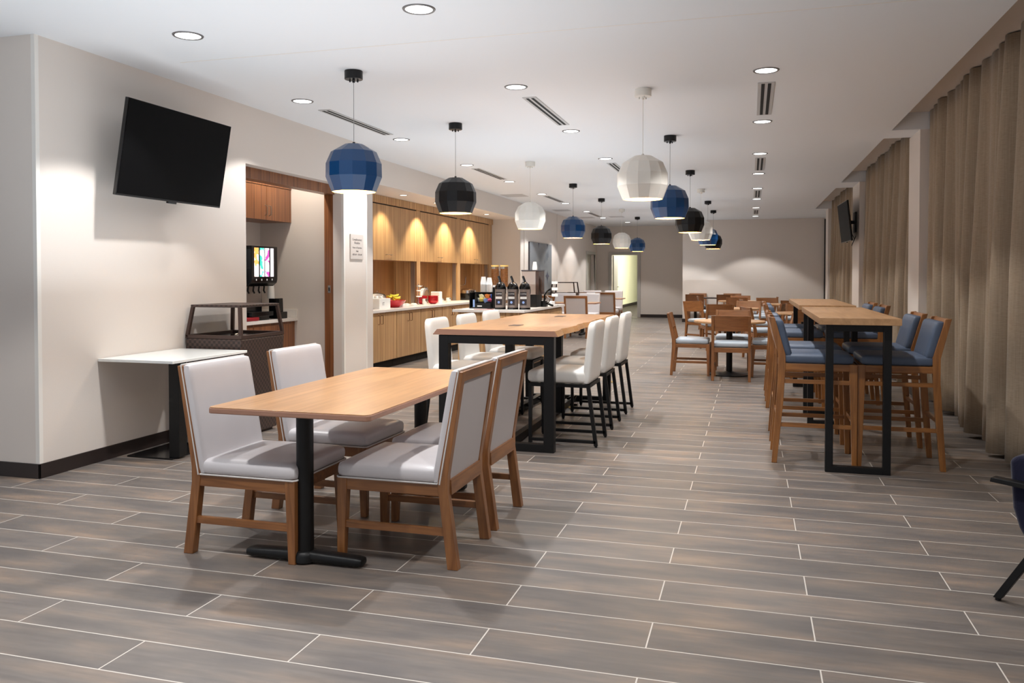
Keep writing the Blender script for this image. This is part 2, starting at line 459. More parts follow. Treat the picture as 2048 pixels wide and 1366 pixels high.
M['cereal'] = plain('cereal_flakes', S(178, 120, 66), 0.8, noise=0.35, nscale=45, bump=0.8, bscale=60)
M['plate'] = plain('label_plate_dark', S(52, 46, 52), 0.4)
M['cushion'] = plain('beige_woven_cushion', S(150, 128, 100), 0.9, bump=0.6, bscale=150)
M['sign'] = plain('sign_plate', S(206, 196, 188), 0.5)
M['ink'] = plain('grey_ink', S(88, 80, 78), 0.6)
for k, c in {'white': (236, 236, 240), 'cream': (240, 232, 190), 'yellow': (238, 220, 110), 'orange': (226, 130, 40), 'blue': (40, 110, 220), 'sky': (150, 180, 235), 'pink': (235, 110, 150)}.items():
    M['pk_' + k] = plain(k + '_packet_paper', S(*c), 0.5)

# ------------------------------------------------------------------ room shell
WX = -4.645      # face of the near left wall
FLOOR_Y0, FLOOR_Y1 = -7.0, 27.45
struct('floor', MB().box(-10, FLOOR_Y0, -0.1, 2.6, FLOOR_Y1, 0.0), M['floor'])
struct('floor', MB().box(-5.6, FLOOR_Y1, -0.1, -1.0, 46, 0.0), M['carpet'])
cm = MB()
cm.box(-10, FLOOR_Y0, CEIL, 1.505, 27.6, CEIL + 0.19)
for a, b in ((10.09, 10.66), (15.47, 16.417), (21.46, 27.6)):
    cm.box(1.505, a, CEIL, 2.6, b, CEIL + 0.19)
struct('ceiling', cm, M['ceiling'])
struct('ceiling', MB().box(1.505, FLOOR_Y0, CEIL + 0.19, 2.6, 21.6, CEIL + 0.3), M['wall'])
# the fine joint that crosses the ceiling
struct('trim_1', MB().box(-4.2, 5.36, CEIL - 0.0015, 1.4, 5.372, CEIL), M['wall_white'])

# left walls
struct('wall_left', MB().box(WX - 0.14, 4.455, 0, WX, 6.86, CEIL), M['wall'])
struct('wall_left', MB().box(-10, 4.455, 0, WX - 0.14, 4.6, CEIL), M['wall'])
struct('wall_left', MB().box(WX - 0.14, 6.86, 2.456, WX, 8.826, CEIL), M['wall'])
struct('wall_left', MB().box(-6.3, 8.95, 0, WX - 0.14, 9.412, CEIL).box(WX - 0.14, 8.826, 0, WX, 9.412, CEIL), M['wall'])
struct('wall_left', MB().box(-6.3, 9.412, 0, -4.98, 10.3, CEIL), M['wall'])
struct('wall_left', MB().box(-6.3, 10.3, 0, -6.15, 17.81, 2.65), M['wall'])
struct('wall_left', MB().box(-6.3, 17.81, 0, -4.98, 18.1, CEIL), M['wall'])
struct('wall_left', MB().box(-5.2, 18.1, 0, -4.965, 25.5, CEIL).box(-5.2, 26.9, 0, -4.965, 27.3, CEIL).box(-5.2, 25.5, 2.06, -4.965, 26.9, CEIL), M['wall'])
struct('ceiling', MB().box(-6.3, 10.3, 2.65, -4.98, 17.81, CEIL), M['wall'])      # dropped soffit over the buffet
struct('wall_pantry', MB().box(-6.0, 5.3, 0, -5.86, 8.95, CEIL), M['wall'])
struct('wall_pantry', MB().box(-6.0, 5.16, 0, WX - 0.14, 5.3, CEIL), M['wall'])
# pale corner guards
for x, y, z1 in ((WX, 4.455, CEIL), (WX, 8.826, CEIL), (WX, 9.412, CEIL)):
    struct('trim_2', MB().box(x - 0.03, y - 0.002, 0.1, x + 0.002, y + 0.03, 2.455 if y == 8.826 else z1), M['wall_white'])
struct('trim_3', MB().box(-4.966, 21.35, 0.1, -4.95, 21.42, CEIL), M['wall'])
# far walls
struct('wall_far', MB().box(-1.95, 24.86, 0, 2.02, 27.45, CEIL), M['wall'])
struct('wall_far', MB().box(-5.2, 27.3, 0, -4.46, 27.45, CEIL).box(-3.61, 27.3, 0, -1.95, 27.45, CEIL).box(-4.46, 27.3, 2.06, -3.61, 27.45, CEIL), M['wall'])
struct('wall_corridor', MB().box(-5.45, 27.45, 0, -5.3, 45, 3.0).box(-5.45, 45, 0, -1.0, 45.1, 3.0).box(-1.2, 27.45, 0, -1.0, 45, 3.0), M['lime'])
struct('ceiling', MB().box(-5.45, 27.45, 2.9, -1.0, 45, 3.0), M['ceiling'])
struct('baseboard_corridor', MB().box(-5.3, 27.45, 0, -5.285, 45, 0.12), M['base'])
# right wall and posts between the curtains
struct('wall_right', MB().box(2.3, FLOOR_Y0, 0, 2.6, 22.0, CEIL + 0.19), M['wall'])
for a, b in ((10.1, 10.75), (15.42, 16.42), (21.46, 22.1)):
    struct('wall_right', MB().box(1.8, a, 0, 2.3, b, CEIL), M['wall'])
struct('wall_right', MB().box(2.02, 22.1, 0, 2.3, 27.45, CEIL), M['wall'])
struct('far_corner_strip', MB().box(1.985, 24.80, 0.0, 2.02, 24.86, 2.98), M['base'])  # narrow dark upright strip in the far right corner
# baseboards
H = 0.1
bb = MB().box(WX, 4.455 - 0.012, 0, WX + 0.012, 6.86, H)
struct('baseboard_left', bb, M['base'], 0.002)
struct('baseboard_left', MB().box(-10, 4.455 - 0.012, 0, WX + 0.012, 4.455, H), M['base'], 0.002)
struct('baseboard_left', MB().box(WX, 8.826, 0, WX + 0.012, 9.424, H).box(-4.98, 9.412, 0, WX, 9.424, H), M['base'], 0.002)
struct('baseboard_left', MB().box(-4.98, 9.424, 0, -4.968, 10.3, H), M['base'], 0.002)
struct('baseboard_left', MB().box(-4.965, 18.1, 0, -4.95, 25.4, H), M['base'], 0.002)
struct('baseboard_far', MB().box(-1.962, 24.848, 0, 2.02, 24.86, H).box(-1.962, 24.86, 0, -1.95, 27.3, H), M['base'], 0.002)
struct('baseboard_far', MB().box(-3.5, 27.288, 0, -1.95, 27.3, H), M['base'], 0.002)
for a, b in ((10.1, 10.75), (15.42, 16.42), (21.46, 22.1)):
    struct('baseboard_right', MB().box(1.788, a, 0, 1.8, b, H), M['base'], 0.002)

# pantry opening: timber frame set back inside the drywall reveal
fx = WX - 0.14
struct('trim_5', MB().box(fx - 0.12, 6.86, 2.345, fx + 0.02, 8.95, 2.47), M['walnut'], 0.003)
struct('trim_5', MB().box(fx - 0.12, 8.83, 0, fx + 0.001, 8.95, 2.345), M['walnut'], 0.003)
dl = thing('door_latch', 'small steel latch plate set in the walnut-coloured jamb of the pantry opening', 'latch', (fx - 0.055, 8.8285, 1.22))
MB().box(-0.018, -0.004, -0.045, 0.018, 0.0, 0.045).build('latch_plate', M['steel'], dl, 0.002)
MB().box(-0.008, -0.008, -0.02, 0.008, -0.003, 0.02).build('latch_bolt', M['blackgloss'], dl)

# door_1 in the left wall at the far end, door_2 open to the corridor
def casing(name, pts, mat):
    mb = MB()
    for p in pts: mb.box(*p)
    return struct(name, mb, mat, 0.003)
d1 = casing('door_1', [(-5.0, 25.4, 0, -4.945, 25.5, 2.15), (-5.0, 26.9, 0, -4.945, 27.0, 2.15), (-5.0, 25.5, 2.06, -4.945, 26.9, 2.15)], M['casing'])
lf = MB().box(-5.13, 25.52, 0.01, -5.09, 26.88, 2.05).build('door_leaf', M['door'], d1, 0.002)
MB().cyl((0, 0), 0.025, 0, 0.05, 14).build('door_handle', M['nickel'], lf).location = (-5.06, 25.62, 1.0)
d2 = casing('door_2', [(-4.56, 27.25, 0, -4.46, 27.31, 2.16), (-3.61, 27.25, 0, -3.51, 27.31, 2.16), (-4.46, 27.25, 2.06, -3.61, 27.31, 2.16)], M['casing'])
lf = MB().box(-4.46, 27.46, 0.01, -4.42, 28.3, 2.05).build('door_leaf', M['door'], d2, 0.002)
MB().box(-4.42, 28.18, 0.98, -4.36, 28.2, 1.0).box(-4.37, 28.08, 0.98, -4.355, 28.2, 1.0).build('door_handle', M['nickel'], lf)

# ------------------------------------------------------------------ ceiling fittings
ORD = ['first', 'second', 'third', 'fourth', 'fifth', 'sixth', 'seventh', 'eighth', 'ninth', 'tenth']
dlight = thing('downlight', '', 'ceiling light', (0, 0, CEIL))
MB().lathe([(0.082, -0.001), (0.085, -0.006), (0.098, -0.006), (0.102, 0.0)], 40).build('trim_ring', M['trim'], dlight)
MB().cyl((0, 0), 0.083, -0.003, -0.0015, 40).build('lens', M['diffuser'], dlight)
first = [True]


def downlight(x, y, label, group):
    if first[0]:
        o = dlight; first[0] = False; o.location = (x, y, CEIL); o['label'] = label; o['group'] = group
    else: o = dup(dlight, (x, y, CEIL), 0, label, group)
    l = bpy.data.objects.new('downlight_lamp', L_FRONT if y < 4 else (L_RIGHT if x > 0 else (L_LEFT if x < -3.5 else L_DOWN))); C.objects.link(l); l.parent = o; l.location = (0, 0, -0.015)
    return o


rows = [('left', 'left row near the buffet wall', -4.03, [6.86, 9.12, 11.49, 13.71, 16.0, 18.2, 20.68, 23.08]),
        ('middle', 'middle row between the pendant lines', -1.958, [4.70, 6.86, 9.12, 11.4, 13.75, 16.05, 18.3, 20.65, 23.3]),
        ('right', 'right row beside the curtains', 0.105, [6.86, 9.12, 11.5, 13.75, 16.06, 18.3, 20.62, 23.56])]
for key, where, x, ys in rows:
    for i, y in enumerate(ys):
        downlight(x, y, 'round recessed downlight, %s from the front in the %s' % (ORD[i], where), 'recessed downlights in the main ceiling')
downlight(-3.676, 4.777, 'round recessed downlight nearest the wall television at the front left', 'recessed downlights in the main ceiling')
downlight(-3.63, 25.15, 'round recessed downlight in front of the open corridor door', 'recessed downlights in the main ceiling')
for (x, y, lab) in ((-1.958, 2.4, 0), (0.105, 4.6, 0), (0.105, 2.4, 0), (-3.676, 2.4, 0), (-1.958, 0.2, 0), (0.105, 0.2, 0), (-3.676, 0.2, 0), (-1.958, -2.2, 0), (0.105, -2.2, 0), (-3.676, -2.2, 0)):
    downlight(x, y, 'round recessed downlight overhead, out of view in front of the dining tables', 'recessed downlights over the entrance')

for (x, y, z, pw, lab) in ((-2.5, 29.6, 2.9, 90, 'round corridor downlight just past the open door'), (-2.5, 35, 2.9, 120, 'round corridor downlight farther along the corridor'), (-5.1, 8.25, CEIL, 22, 'round downlight inside the pantry above the drink dispenser')):
    o = dup(dlight, (x, y, z), 0, lab); del o['group']
    for ch in list(o.children):
        if ch.type == 'LIGHT': bpy.data.objects.remove(ch)
    ld = spot_data('pantry_lamp', pw * 3.2, 150, 0.5, 0.08, (1.0, 0.92, 0.80))
    if pw > 30:
        ld = bpy.data.lights.new('corridor_lamp', 'POINT'); ld.energy = pw * 2.2; ld.color = (1.0, 0.98, 0.9); ld.shadow_soft_size = 0.1
    l = bpy.data.objects.new('ceiling_lamp', ld); C.objects.link(l); l.parent = o; l.location = (0, 0, -0.015 if pw < 30 else -0.3)

nl = None
for i, (y, wh) in enumerate(((12.0, 'nearest end'), (13.45, 'second from the near end'), (14.8, 'third from the near end'), (16.25, 'far end'))):
    if nl is None:
        o = nl = thing('soffit_downlight', '', 'ceiling light', (0, 0, 2.65))
        MB().lathe([(0.055, -0.001), (0.057, -0.005), (0.068, -0.005), (0.071, 0.0)], 32).build('trim_ring', M['trim'], nl)
        MB().cyl((0, 0), 0.056, -0.003, -0.0015, 32).build('lens', M['warmdiff'], nl)
    else: o = dup(nl)
    o.location = (-5.27, y, 2.65)
    o['label'] = 'small warm downlight in the soffit over the buffet, at its ' + wh if 'end' in wh and 'from' not in wh else 'small warm downlight in the soffit over the buffet, ' + wh
    o['group'] = 'warm downlights over the buffet cabinets'
    l = bpy.data.objects.new('niche_lamp', L_NICHE); C.objects.link(l); l.parent = o; l.location = (0, 0, -0.01); l.rotation_euler = (0, radians(14), 0)


def slot_vent(x0, x1, y0, y1, label):
    o = thing('slot_vent', label, 'vent', ((x0 + x1) / 2, (y0 + y1) / 2, CEIL), 0, 'linear slot diffusers in the ceiling')
    w, h = (x1 - x0) / 2, (y1 - y0) / 2
    MB().box(-w, -h, -0.006, w, h, 0).build('frame', M['vent'], o, 0.002)
    for sx in (-1, 1):
        MB().box(sx * w * 0.38 - w * 0.2, -h + 0.03, -0.0075, sx * w * 0.38 + w * 0.2, h - 0.03, -0.006).build('slot', M['ventdark'], o)


for x0, x1, y0, y1, lab in (
        (-4.10, -3.97, 7.27, 8.76, 'slot vent in the left light row, nearest the front blue pendant'),
        (-4.10, -3.97, 11.89, 13.35, 'slot vent in the left light row, above the coffee island'),
        (-4.10, -3.97, 16.4, 17.85, 'slot vent in the left light row, before the wall art'),
        (-4.10, -3.97, 21.1, 22.6, 'slot vent in the left light row, farthest along over the white chairs'),
        (-2.02, -1.89, 7.28, 8.72, 'slot vent in the middle of the ceiling, between the front downlights'),
        (-2.02, -1.89, 11.85, 13.3, 'slot vent partly hidden behind the big white pendant'),
        (-2.02, -1.89, 25.2, 26.6, 'small slot vent in the ceiling alcove by the open door'),
        (0.045, 0.185, 7.28, 8.73, 'slot vent in the right light row, nearest the camera'),
        (0.045, 0.185, 11.9, 13.3, 'slot vent in the right light row, second from the camera'),
        (0.045, 0.185, 16.45, 17.88, 'slot vent in the right light row, third from the camera'),
        (0.045, 0.185, 21.37, 22.7, 'slot vent in the right light row, nearest the far wall')):
    slot_vent(x0, x1, y0, y1, lab)
for x0, x1, y0, y1, lab in ((-4.86, -4.4, 15.87, 16.4, 'flat grey ceiling access panel nearest the buffet soffit'),
                            (-4.76, -4.35, 19.9, 20.4, 'flat grey ceiling access panel beside the wall art'),
                            (-4.65, -4.25, 22.6, 23.1, 'flat grey ceiling access panel over the far waste station'),
                            (-3.79, -3.4, 22.5, 23.0, 'flat grey ceiling access panel right of the far slot vent')):
    o = MB().box(x0, y0, CEIL - 0.004, x1, y1, CEIL).build('access_panel', M['panelgrey'], None, 0.001)
    tag(o, lab, 'ceiling panel', 'access panels in the left part of the ceiling')


def pendant(kind, x, y, label):
    o = thing('pendant_lamp', label, 'pendant lamp', (x, y, CEIL), 0, 'faceted %s pendant lamps' % kind)
    can = {'blue': M['lampblack'], 'black': M['lampblack'], 'white': M['lampwhite']}[kind]
    sh = {'blue': M['lampblue'], 'black': M['lampblack'], 'white': M['lampwhite']}[kind]
    MB().cyl((0, 0), 0.072, -0.068, 0, 32).build('canopy', can, o, 0.003)
    cp = MB()
    for a in (0.9, 3.0, 5.1): cp.cyl((0.035 * cos(a), 0.035 * sin(a)), 0.006, -0.085, -0.068, 10)
    cp.cyl((0, 0), 0.01, -0.092, -0.068, 12)
    cp.build('canopy_screw', can, o)
    MB().cyl((0, 0), 0.0025, -0.575, -0.09, 8).build('cord', M['cord'] if kind != 'white' else M['lampwhite'], o)
    MB().cyl((0, 0), 0.011, -0.588, -0.565, 12).build('cord_grip', can, o)
    R = 0.2225; z0 = -0.583
    prof = [(0.0, 0.0), (0.077, -0.001), (0.180, -0.062), (0.2205, -0.155), (R, -0.262), (0.176, -0.378)]
    ins = [(r * 0.975, z - 0.006 if r < 0.11 else z) for r, z in prof]
    n = 13
    MB().lathe([(r, z0 + z) for r, z in prof], n, smooth=False, a0=0.3).build('shade', sh, o, 0.002, 2)
    MB().lathe([(r, z0 + z) for r, z in ins] + [(0.176, z0 - 0.3781)], n, smooth=False, a0=0.3).build('shade_lining', M['gold'], o)
    MB().blob((0, 0, z0 - 0.23), (0.045, 0.045, 0.06), 16, 10).build('bulb', M['bulb'], o)
    l = bpy.data.objects.new('pendant_lamp_light', L_PEND); C.objects.link(l); l.parent = o; l.location = (0, 0, z0 - 0.33)
    return o


for i, (y, k) in enumerate(((5.97, 'blue'), (8.32, 'black'), (11.42, 'white'), (14.38, 'blue'), (17.27, 'black'), (20.13, 'white'), (23.0, 'blue'))):
    pendant(k, -3.048, y, '%s faceted globe pendant lined in gold, %s along the left row from the front' % (k, ORD[i]))
for i, (y, k) in enumerate(((7.25, 'white'), (9.75, 'blue'), (13.05, 'black'), (15.9, 'white'), (18.5, 'blue'), (21.2, 'black'))):
    pendant(k, -0.915, y, '%s faceted globe pendant lined in gold, %s along the right row from the front' % (k, ORD[i]))

# ------------------------------------------------------------------ curtains
def curtain(y0, y1, label, xc=1.88, seed=1, amp=0.115):
    rnd = random.Random(seed)
    ys = []; y = y0; n = int((y1 - y0) / 0.022); v = []; rows_ = 14
    ph = [rnd.uniform(0, 6.28) for _ in range(6)]
    def x_at(y, t):
        w = y * 2 * pi / 0.27 + 1.3 * sin(y * 2.1 + ph[0]) + 0.9 * sin(y * 4.7 + ph[1])
        a = amp * (0.58 + 0.42 * sin(y * 5.3 + ph[2] + t * 0.8)) * (0.4 + 0.6 * min(1, t * 1.6 + 0.1))
        s = sin(w + 0.5 * t * sin(y * 1.7 + ph[3]))
        s = math.copysign(abs(s) ** 0.8, s)
        return xc + a * s + 0.02 * t * sin(y * 9 + ph[4]) + 0.35 * amp * sin(y * 1.5 + ph[5]) * t
    for i in range(n + 1):
        y = y0 + (y1 - y0) * i / n
        for j in range(rows_ + 1):
            t = j / rows_
            z = 3.19 - t * (3.19 - 0.035 - 0.01 * sin(y * 5))
            v.append((x_at(y, t), y + 0.015 * t * sin(y * 7 + ph[2]), z))
    m = rows_ + 1
    fs = [(i * m + j, (i + 1) * m + j, (i + 1) * m + j + 1, i * m + j + 1) for i in range(n) for j in range(rows_)]
    mb = MB().add(v, fs, True)
    o = mb.build('curtain', M['linen'], None, fix=False)
    sd = o.modifiers.new('thick', 'SOLIDIFY'); sd.thickness = 0.003
    tag(o, label, 'curtain', 'full-length linen curtains')
    return o


curtain(4.85, 10.07, 'wide floor-length beige linen curtain closest to the camera on the right', seed=3)
curtain(10.78, 15.40, 'floor-length beige linen curtain between the two wall posts, behind the high tables', seed=5, xc=1.9)
curtain(16.45, 21.44, 'narrow-looking far beige linen curtain beyond the small television', seed=8, xc=1.9)

# ------------------------------------------------------------------ televisions
def tv(name_label, loc, yaw, tilt, W, wallx, side):
    o = thing('television', name_label, 'television', loc, 0, None)
    Hh = W * 0.575
    Rm = Matrix.Rotation(yaw, 4, 'Z') @ Matrix.Rotation(tilt * side, 4, 'Y')
    def X(mb):
        mb.v = [tuple(Rm @ Vector(q)) for q in mb.v]; return mb
    s = side
    X(MB().box(-0.03 * s, -W / 2, -Hh / 2, 0.0, W / 2, Hh / 2)).build('housing', M['blackgloss'], o, 0.003)
    X(MB().box(0.0, -W / 2 + 0.008, -Hh / 2 + 0.014, 0.002 * s, W / 2 - 0.008, Hh / 2 - 0.008)).build('screen', M['screen'], o)
    X(MB().box(-0.07 * s, -W * 0.3, -Hh * 0.38, -0.03 * s, W * 0.3, Hh * 0.18)).build('rear_cover', M['black'], o, 0.01)
    X(MB().box(-0.02 * s, -0.05, -Hh / 2 - 0.014, 0.0, 0.05, -Hh / 2 + 0.002)).build('sensor_bar', M['blackgloss'], o, 0.002)
    d = wallx - loc[0]
    arm = MB().box(-0.07 * s, -0.12, -0.12, -0.10 * s, 0.12, 0.12).box(-0.09 * s, -0.03, -0.03, d * 0.98, 0.03, 0.03)
    arm.box(d, -0.12, -0.18, d - 0.03 * (1 if d > 0 else -1), 0.12, 0.18)
    arm.build('wall_bracket', M['black'], o, 0.003)
    return o


tv('large black television tilted forward on the left wall', (-4.356, 5.535, 2.315), 0.01, 0.171, 1.23, WX, 1)
t2 = tv('small-looking black television seen edge-on beside the right curtains', (1.60, 15.9, 2.335), 0.03, 0.11, 1.23, 1.8, -1)
MB().tube([(0.1, -0.1, -0.15), (0.16, -0.13, -0.3), (0.12, -0.12, -0.42), (0.19, -0.1, -0.25)], 0.006).build('cable', M['blackgloss'], t2)

# ------------------------------------------------------------------ wall art, sign
art = thing('wall_art', 'blue and grey abstract print hung on the left wall beyond the coffee island', 'picture', (-4.95, 19.525, 1.56))
MB().box(-0.015, -1.09, -0.61, 0.02, 1.09, 0.61).build('canvas_panel', M['plate'], art, 0.003)
MB().box(0.02, -1.085, -0.605, 0.022, 1.085, 0.605).build('print', art_mat(), art)


def text_mesh(name, body, size, mat, parent, loc, rot, align='CENTER'):
    cu = bpy.data.curves.new(name, 'FONT'); cu.body = body; cu.size = size; cu.align_x = align; cu.extrude = 0.0006
    ob = bpy.data.objects.new(name, cu); C.objects.link(ob)
    dg = bpy.context.evaluated_depsgraph_get()
    me = bpy.data.meshes.new_from_object(ob.evaluated_get(dg))
    bpy.data.objects.remove(ob)
    me.materials.clear(); me.materials.append(mat)
    o = bpy.data.objects.new(name, me); C.objects.link(o); o.parent = parent; o.location = loc; o.rotation_euler = rot
    return o


sg = thing('breakfast_sign', 'small pale plaque with opening hours on the lit pillar face left of the buffet', 'sign', (WX, 9.143, 1.733))
MB().box(0.002, -0.167, -0.151, 0.016, 0.167, 0.151).build('plate', M['sign'], sg, 0.002)
for t, z, s_ in (('Complimentary', 0.075, 0.04), ('Breakfast', 0.035, 0.04), ('Hours of Operation', -0.02, 0.03), ('Daily', -0.062, 0.03), ('6:00 AM - 9:30 AM', -0.105, 0.032)):
    text_mesh('lettering', t, s_, M['ink'], sg, (0.0165, 0, z), (pi / 2, 0, pi / 2))

# ------------------------------------------------------------------ upholstered dining chair
def make_dining_chair():
    t = thing('dining_chair', '', 'chair')
    W = 0.262
    for s in (-1, 1):
        y0, y1 = (s * W, s * (W - 0.045))
        pts = [(-0.335, 0), (-0.282, 0), (-0.234, 0.385), (-0.240, 0.45), (-0.330, 0.935), (-0.362, 0.935), (-0.284, 0.44), (-0.284, 0.36)]
        MB().prism(pts, min(y0, y1), max(y0, y1)).build('leg', M['chairwood'], t, 0.003)
        MB().taper((0.255, s * W, 0.292, s * (W - 0.036)), 0, (0.238, s * W, 0.292, s * (W - 0.05)), 0.40).build('leg', M['chairwood'], t, 0.003)
    fr = MB()
    for s in (-1, 1): fr.box(-0.24, s * (W - 0.004), 0.343, 0.24, s * (W - 0.03), 0.40)
    fr.box(0.262, -W + 0.04, 0.343, 0.288, W - 0.04, 0.40)
    fr.build('seat_frame', M['chairwoodx'], t, 0.002)
    for s in (-1, 1):
        MB().box(-0.275, s * (W - 0.008), 0.155, 0.262, s * (W - 0.03), 0.19).build('stretcher', M['chairwoodx'], t, 0.002)
    MB().prism([(-0.292, 0.345), (-0.250, 0.345), (-0.252, 0.415), (-0.288, 0.415)], -W + 0.04, W - 0.04).build('back_rail', M['chairwoody'], t, 0.002)
    MB().prism([(-0.322, 0.885), (-0.331, 0.935), (-0.362, 0.935), (-0.354, 0.885)], -W + 0.04, W - 0.04).build('top_rail', M['chairwoody'], t, 0.002)
    MB().prism([(-0.275, 0.41), (-0.262, 0.41), (-0.333, 0.89), (-0.346, 0.89)], -W + 0.04, W - 0.04).build('back_panel', M['vinylback'], t)
    MB().rbox((0.030, 0, 0.437), (0.268, W + 0.003, 0.040), 0.034, 10, 0.014).build('seat', M['vinyl'], t)
    sh = lambda q: (q.x - (q.z - 0.40) * 0.178, q.y, q.z)
    MB().rbox((-0.222, 0, 0.672), (0.024, W, 0.270), 0.02, 10, 0, sh).build('backrest', M['vinyl'], t)
    pp = MB()
    c = 0.012
    ring = [(0.294, -W - 0.001 + c), (0.294 - c, -W - 0.001), (-0.232, -W - 0.001), (-0.232, W + 0.001), (0.294 - c, W + 0.001), (0.294, W + 0.001 - c)]
    pp.tube([(x, y, 0.403) for x, y in ring], 0.0045, 6, True)
    for s in (-1, 1):
        pp.tube([(-0.247 - (z - 0.40) * 0.178 + 0.003, s * W, z) for z in (0.40, 0.55, 0.75, 0.94)], 0.004, 6)
    pp.tube([(-0.339, y, 0.941) for y in (-W, 0, W)], 0.004, 6)
    pp.build('piping', M['piping'], t)
    return t


dc = make_dining_chair()
first_dc = [True]


def dining_chair(x, y, rz, label, group):
    if first_dc[0]:
        first_dc[0] = False; dc.location = (x, y, 0); dc.rotation_euler = (0, 0, rz); dc['label'] = label; dc['group'] = group
        return dc
    return dup(dc, (x, y, 0), rz, label, group)


g = 'pale grey dining chairs at the front table'
dining_chair(-2.375, 3.715, 0.0, 'pale grey upholstered dining chair at the front left corner of the front table', g)
dining_chair(-2.39, 4.52, -0.02, 'pale grey upholstered dining chair, farther one on the left of the front table', g)
dining_chair(-1.645, 3.86, pi, 'pale grey dining chair, wooden back to us, nearest on the right of the front table', g)
dining_chair(-1.645, 4.49, pi - 0.01, 'pale grey dining chair, wooden back to us, second on the right of the front table', g)

# front dining table
def rrect(x0, y0, x1, y1, r, n=6):
    pts = []
    for cx, cy, a0 in ((x1 - r, y0 + r, -pi / 2), (x1 - r, y1 - r, 0), (x0 + r, y1 - r, pi / 2), (x0 + r, y0 + r, pi)):
        for i in range(n + 1):
            a = a0 + pi / 2 * i / n; pts.append((cx + r * cos(a), cy + r * sin(a)))
    return pts


def dining_table(loc, hx, hy, label, mats=('oak', 'edge'), zt=0.757, rz=0.0, r=0.03, inset=0.175):
    t = thing('dining_table', label, 'table', loc, rz)
    MB().prism(rrect(-hx, -hy, hx, hy, r), zt - 0.03, zt - 0.004, 'z').build('edge_band', M[mats[1]], t, 0.004)
    MB().prism(rrect(-hx + 0.003, -hy + 0.003, hx - 0.003, hy - 0.003, r), zt - 0.004, zt, 'z').build('tabletop', M[mats[0]], t, 0.001)
    for s in (-1, 1):
        y = s * (hy - inset)
        b = thing_part('base', t, (0, y, 0))
        MB().cyl((0, 0), 0.041, 0.045, zt - 0.035, 28).build('column', M['black'], b)
        foot = MB()
        for q in (-1, 1):
            foot.rbox((q * 0.15, 0, 0.028), (0.165, 0.036, 0.022), 0.02, 6, 0, lambda v: (v.x, v.y * (1.15 - 0.35 * abs(v.x)), 0.006 + (v.z - 0.006) * (1.25 - 0.9 * abs(v.x))))
        foot.lathe([(0.062, 0.008), (0.062, 0.04), (0.052, 0.055), (0.042, 0.06)], 24, cap0=True, cap1=True)
        foot.build('foot', M['black'], b)
        MB().box(-0.16, -0.03, zt - 0.04, 0.16, 0.03, zt - 0.03).build('top_plate', M['black'], b)
    return t


def thing_part(name, parent, loc):
    o = bpy.data.objects.new(name, None); C.objects.link(o); o.parent = parent; o.location = loc; o.empty_display_size = 0.05
    return o


dining_table((-2.065, 4.245, 0), 0.425, 0.9, 'rectangular honey-coloured dining table with two black columns in the foreground')

# ------------------------------------------------------------------ communal counter-height table and white stools
ct = thing('communal_table', 'long live-edge counter-height table with black frame in the middle of the room', 'table', (-1.945, 7.6, 0))
nseg = 26
mb = MB()
rnd = random.Random(4)
def edge_w(i, side):
    return 0.012 * sin(i * 0.9 + side) + 0.008 * sin(i * 2.3 + side * 2)
v = []; fs = []
for i in range(nseg + 1):
    y = -1.40 + 2.80 * i / nseg
    e0 = edge_w(i, 0.3); e1 = edge_w(i, 2.1)
    v += [(-0.525 + e0, y, -0.046), (-0.487 + e0, y + (0.0), 0.0), (0.487 + e1, y, 0.0), (0.512 + e1, y, -0.046)]
for i in range(nseg):
    for j in range(4): fs.append((i * 4 + j, i * 4 + (j + 1) % 4, (i + 1) * 4 + (j + 1) % 4, (i + 1) * 4 + j))
fs += [(0, 1, 2, 3), tuple(nseg * 4 + j for j in (3, 2, 1, 0))]
o = mb.add([(x, y, z + 0.953) for x, y, z in v], fs).build('tabletop', M['oak'], ct, 0.003)
MB().prism([(-0.524, -0.045), (-0.487, -0.001), (0.486, -0.001), (0.511, -0.045)], -1.4035, -1.3995).build('end_cap', M['edge'], ct).location = (0, 0, 0.953)
for y in (-1.36, 1.30):
    f = MB().box(-0.475, y - 0.035, 0, -0.395, y + 0.035, 0.905).box(0.40, y - 0.035, 0, 0.48, y + 0.035, 0.905)
    f.box(-0.395, y - 0.035, 0.84, 0.40, y + 0.035, 0.905).box(-0.395, y - 0.035, 0, 0.40, y + 0.035, 0.062)
    f.build('end_frame', M['black'], ct, 0.002)
for x in (-0.30, 0.085):
    MB().box(x - 0.03, -1.33, 0.01, x + 0.03, 1.27, 0.07).build('floor_beam', M['black'], ct, 0.002)
    MB().box(x - 0.04 + (0.07 if x > 0 else -0.03), 0.12, 0.06, x + 0.04 + (0.07 if x > 0 else -0.03), 0.2, 0.905).build('leg', M['black'], ct, 0.002)
for x, y in ((0.0, -0.78), (0.02, 0.85)):
    o = thing_part('power_outlet', ct, (x, y, 0.953))
    MB().box(-0.045, -0.085, 0, 0.045, 0.085, 0.003).build('cover_plate', M['bronze'], o, 0.001)
for (x, y) in ((-1.758, 8.42), (-1.75, 10.6)):
    o = MB().cyl((x, y), 0.075, 0, 0.006, 24).build('floor_outlet', plain('brass', S(190, 160, 90), 0.3, 0.9) if 'brass' not in bpy.data.materials else bpy.data.materials['brass'], None, 0.001)
    tag(o, 'round brass floor outlet under the communal table' if y < 9 else 'round brass floor outlet on the open floor beyond the communal table', 'floor outlet')
pl = MB().tube([(-1.80, 8.40, 0.03), (-1.77, 8.38, 0.08), (-1.75, 8.42, 0.12), (-1.85, 8.45, 0.09), (-1.84, 8.5, 0.08)], 0.012).box(-1.80, 8.38, 0.006, -1.73, 8.45, 0.05).build('power_plug', M['blackgloss'], None, 0.003)
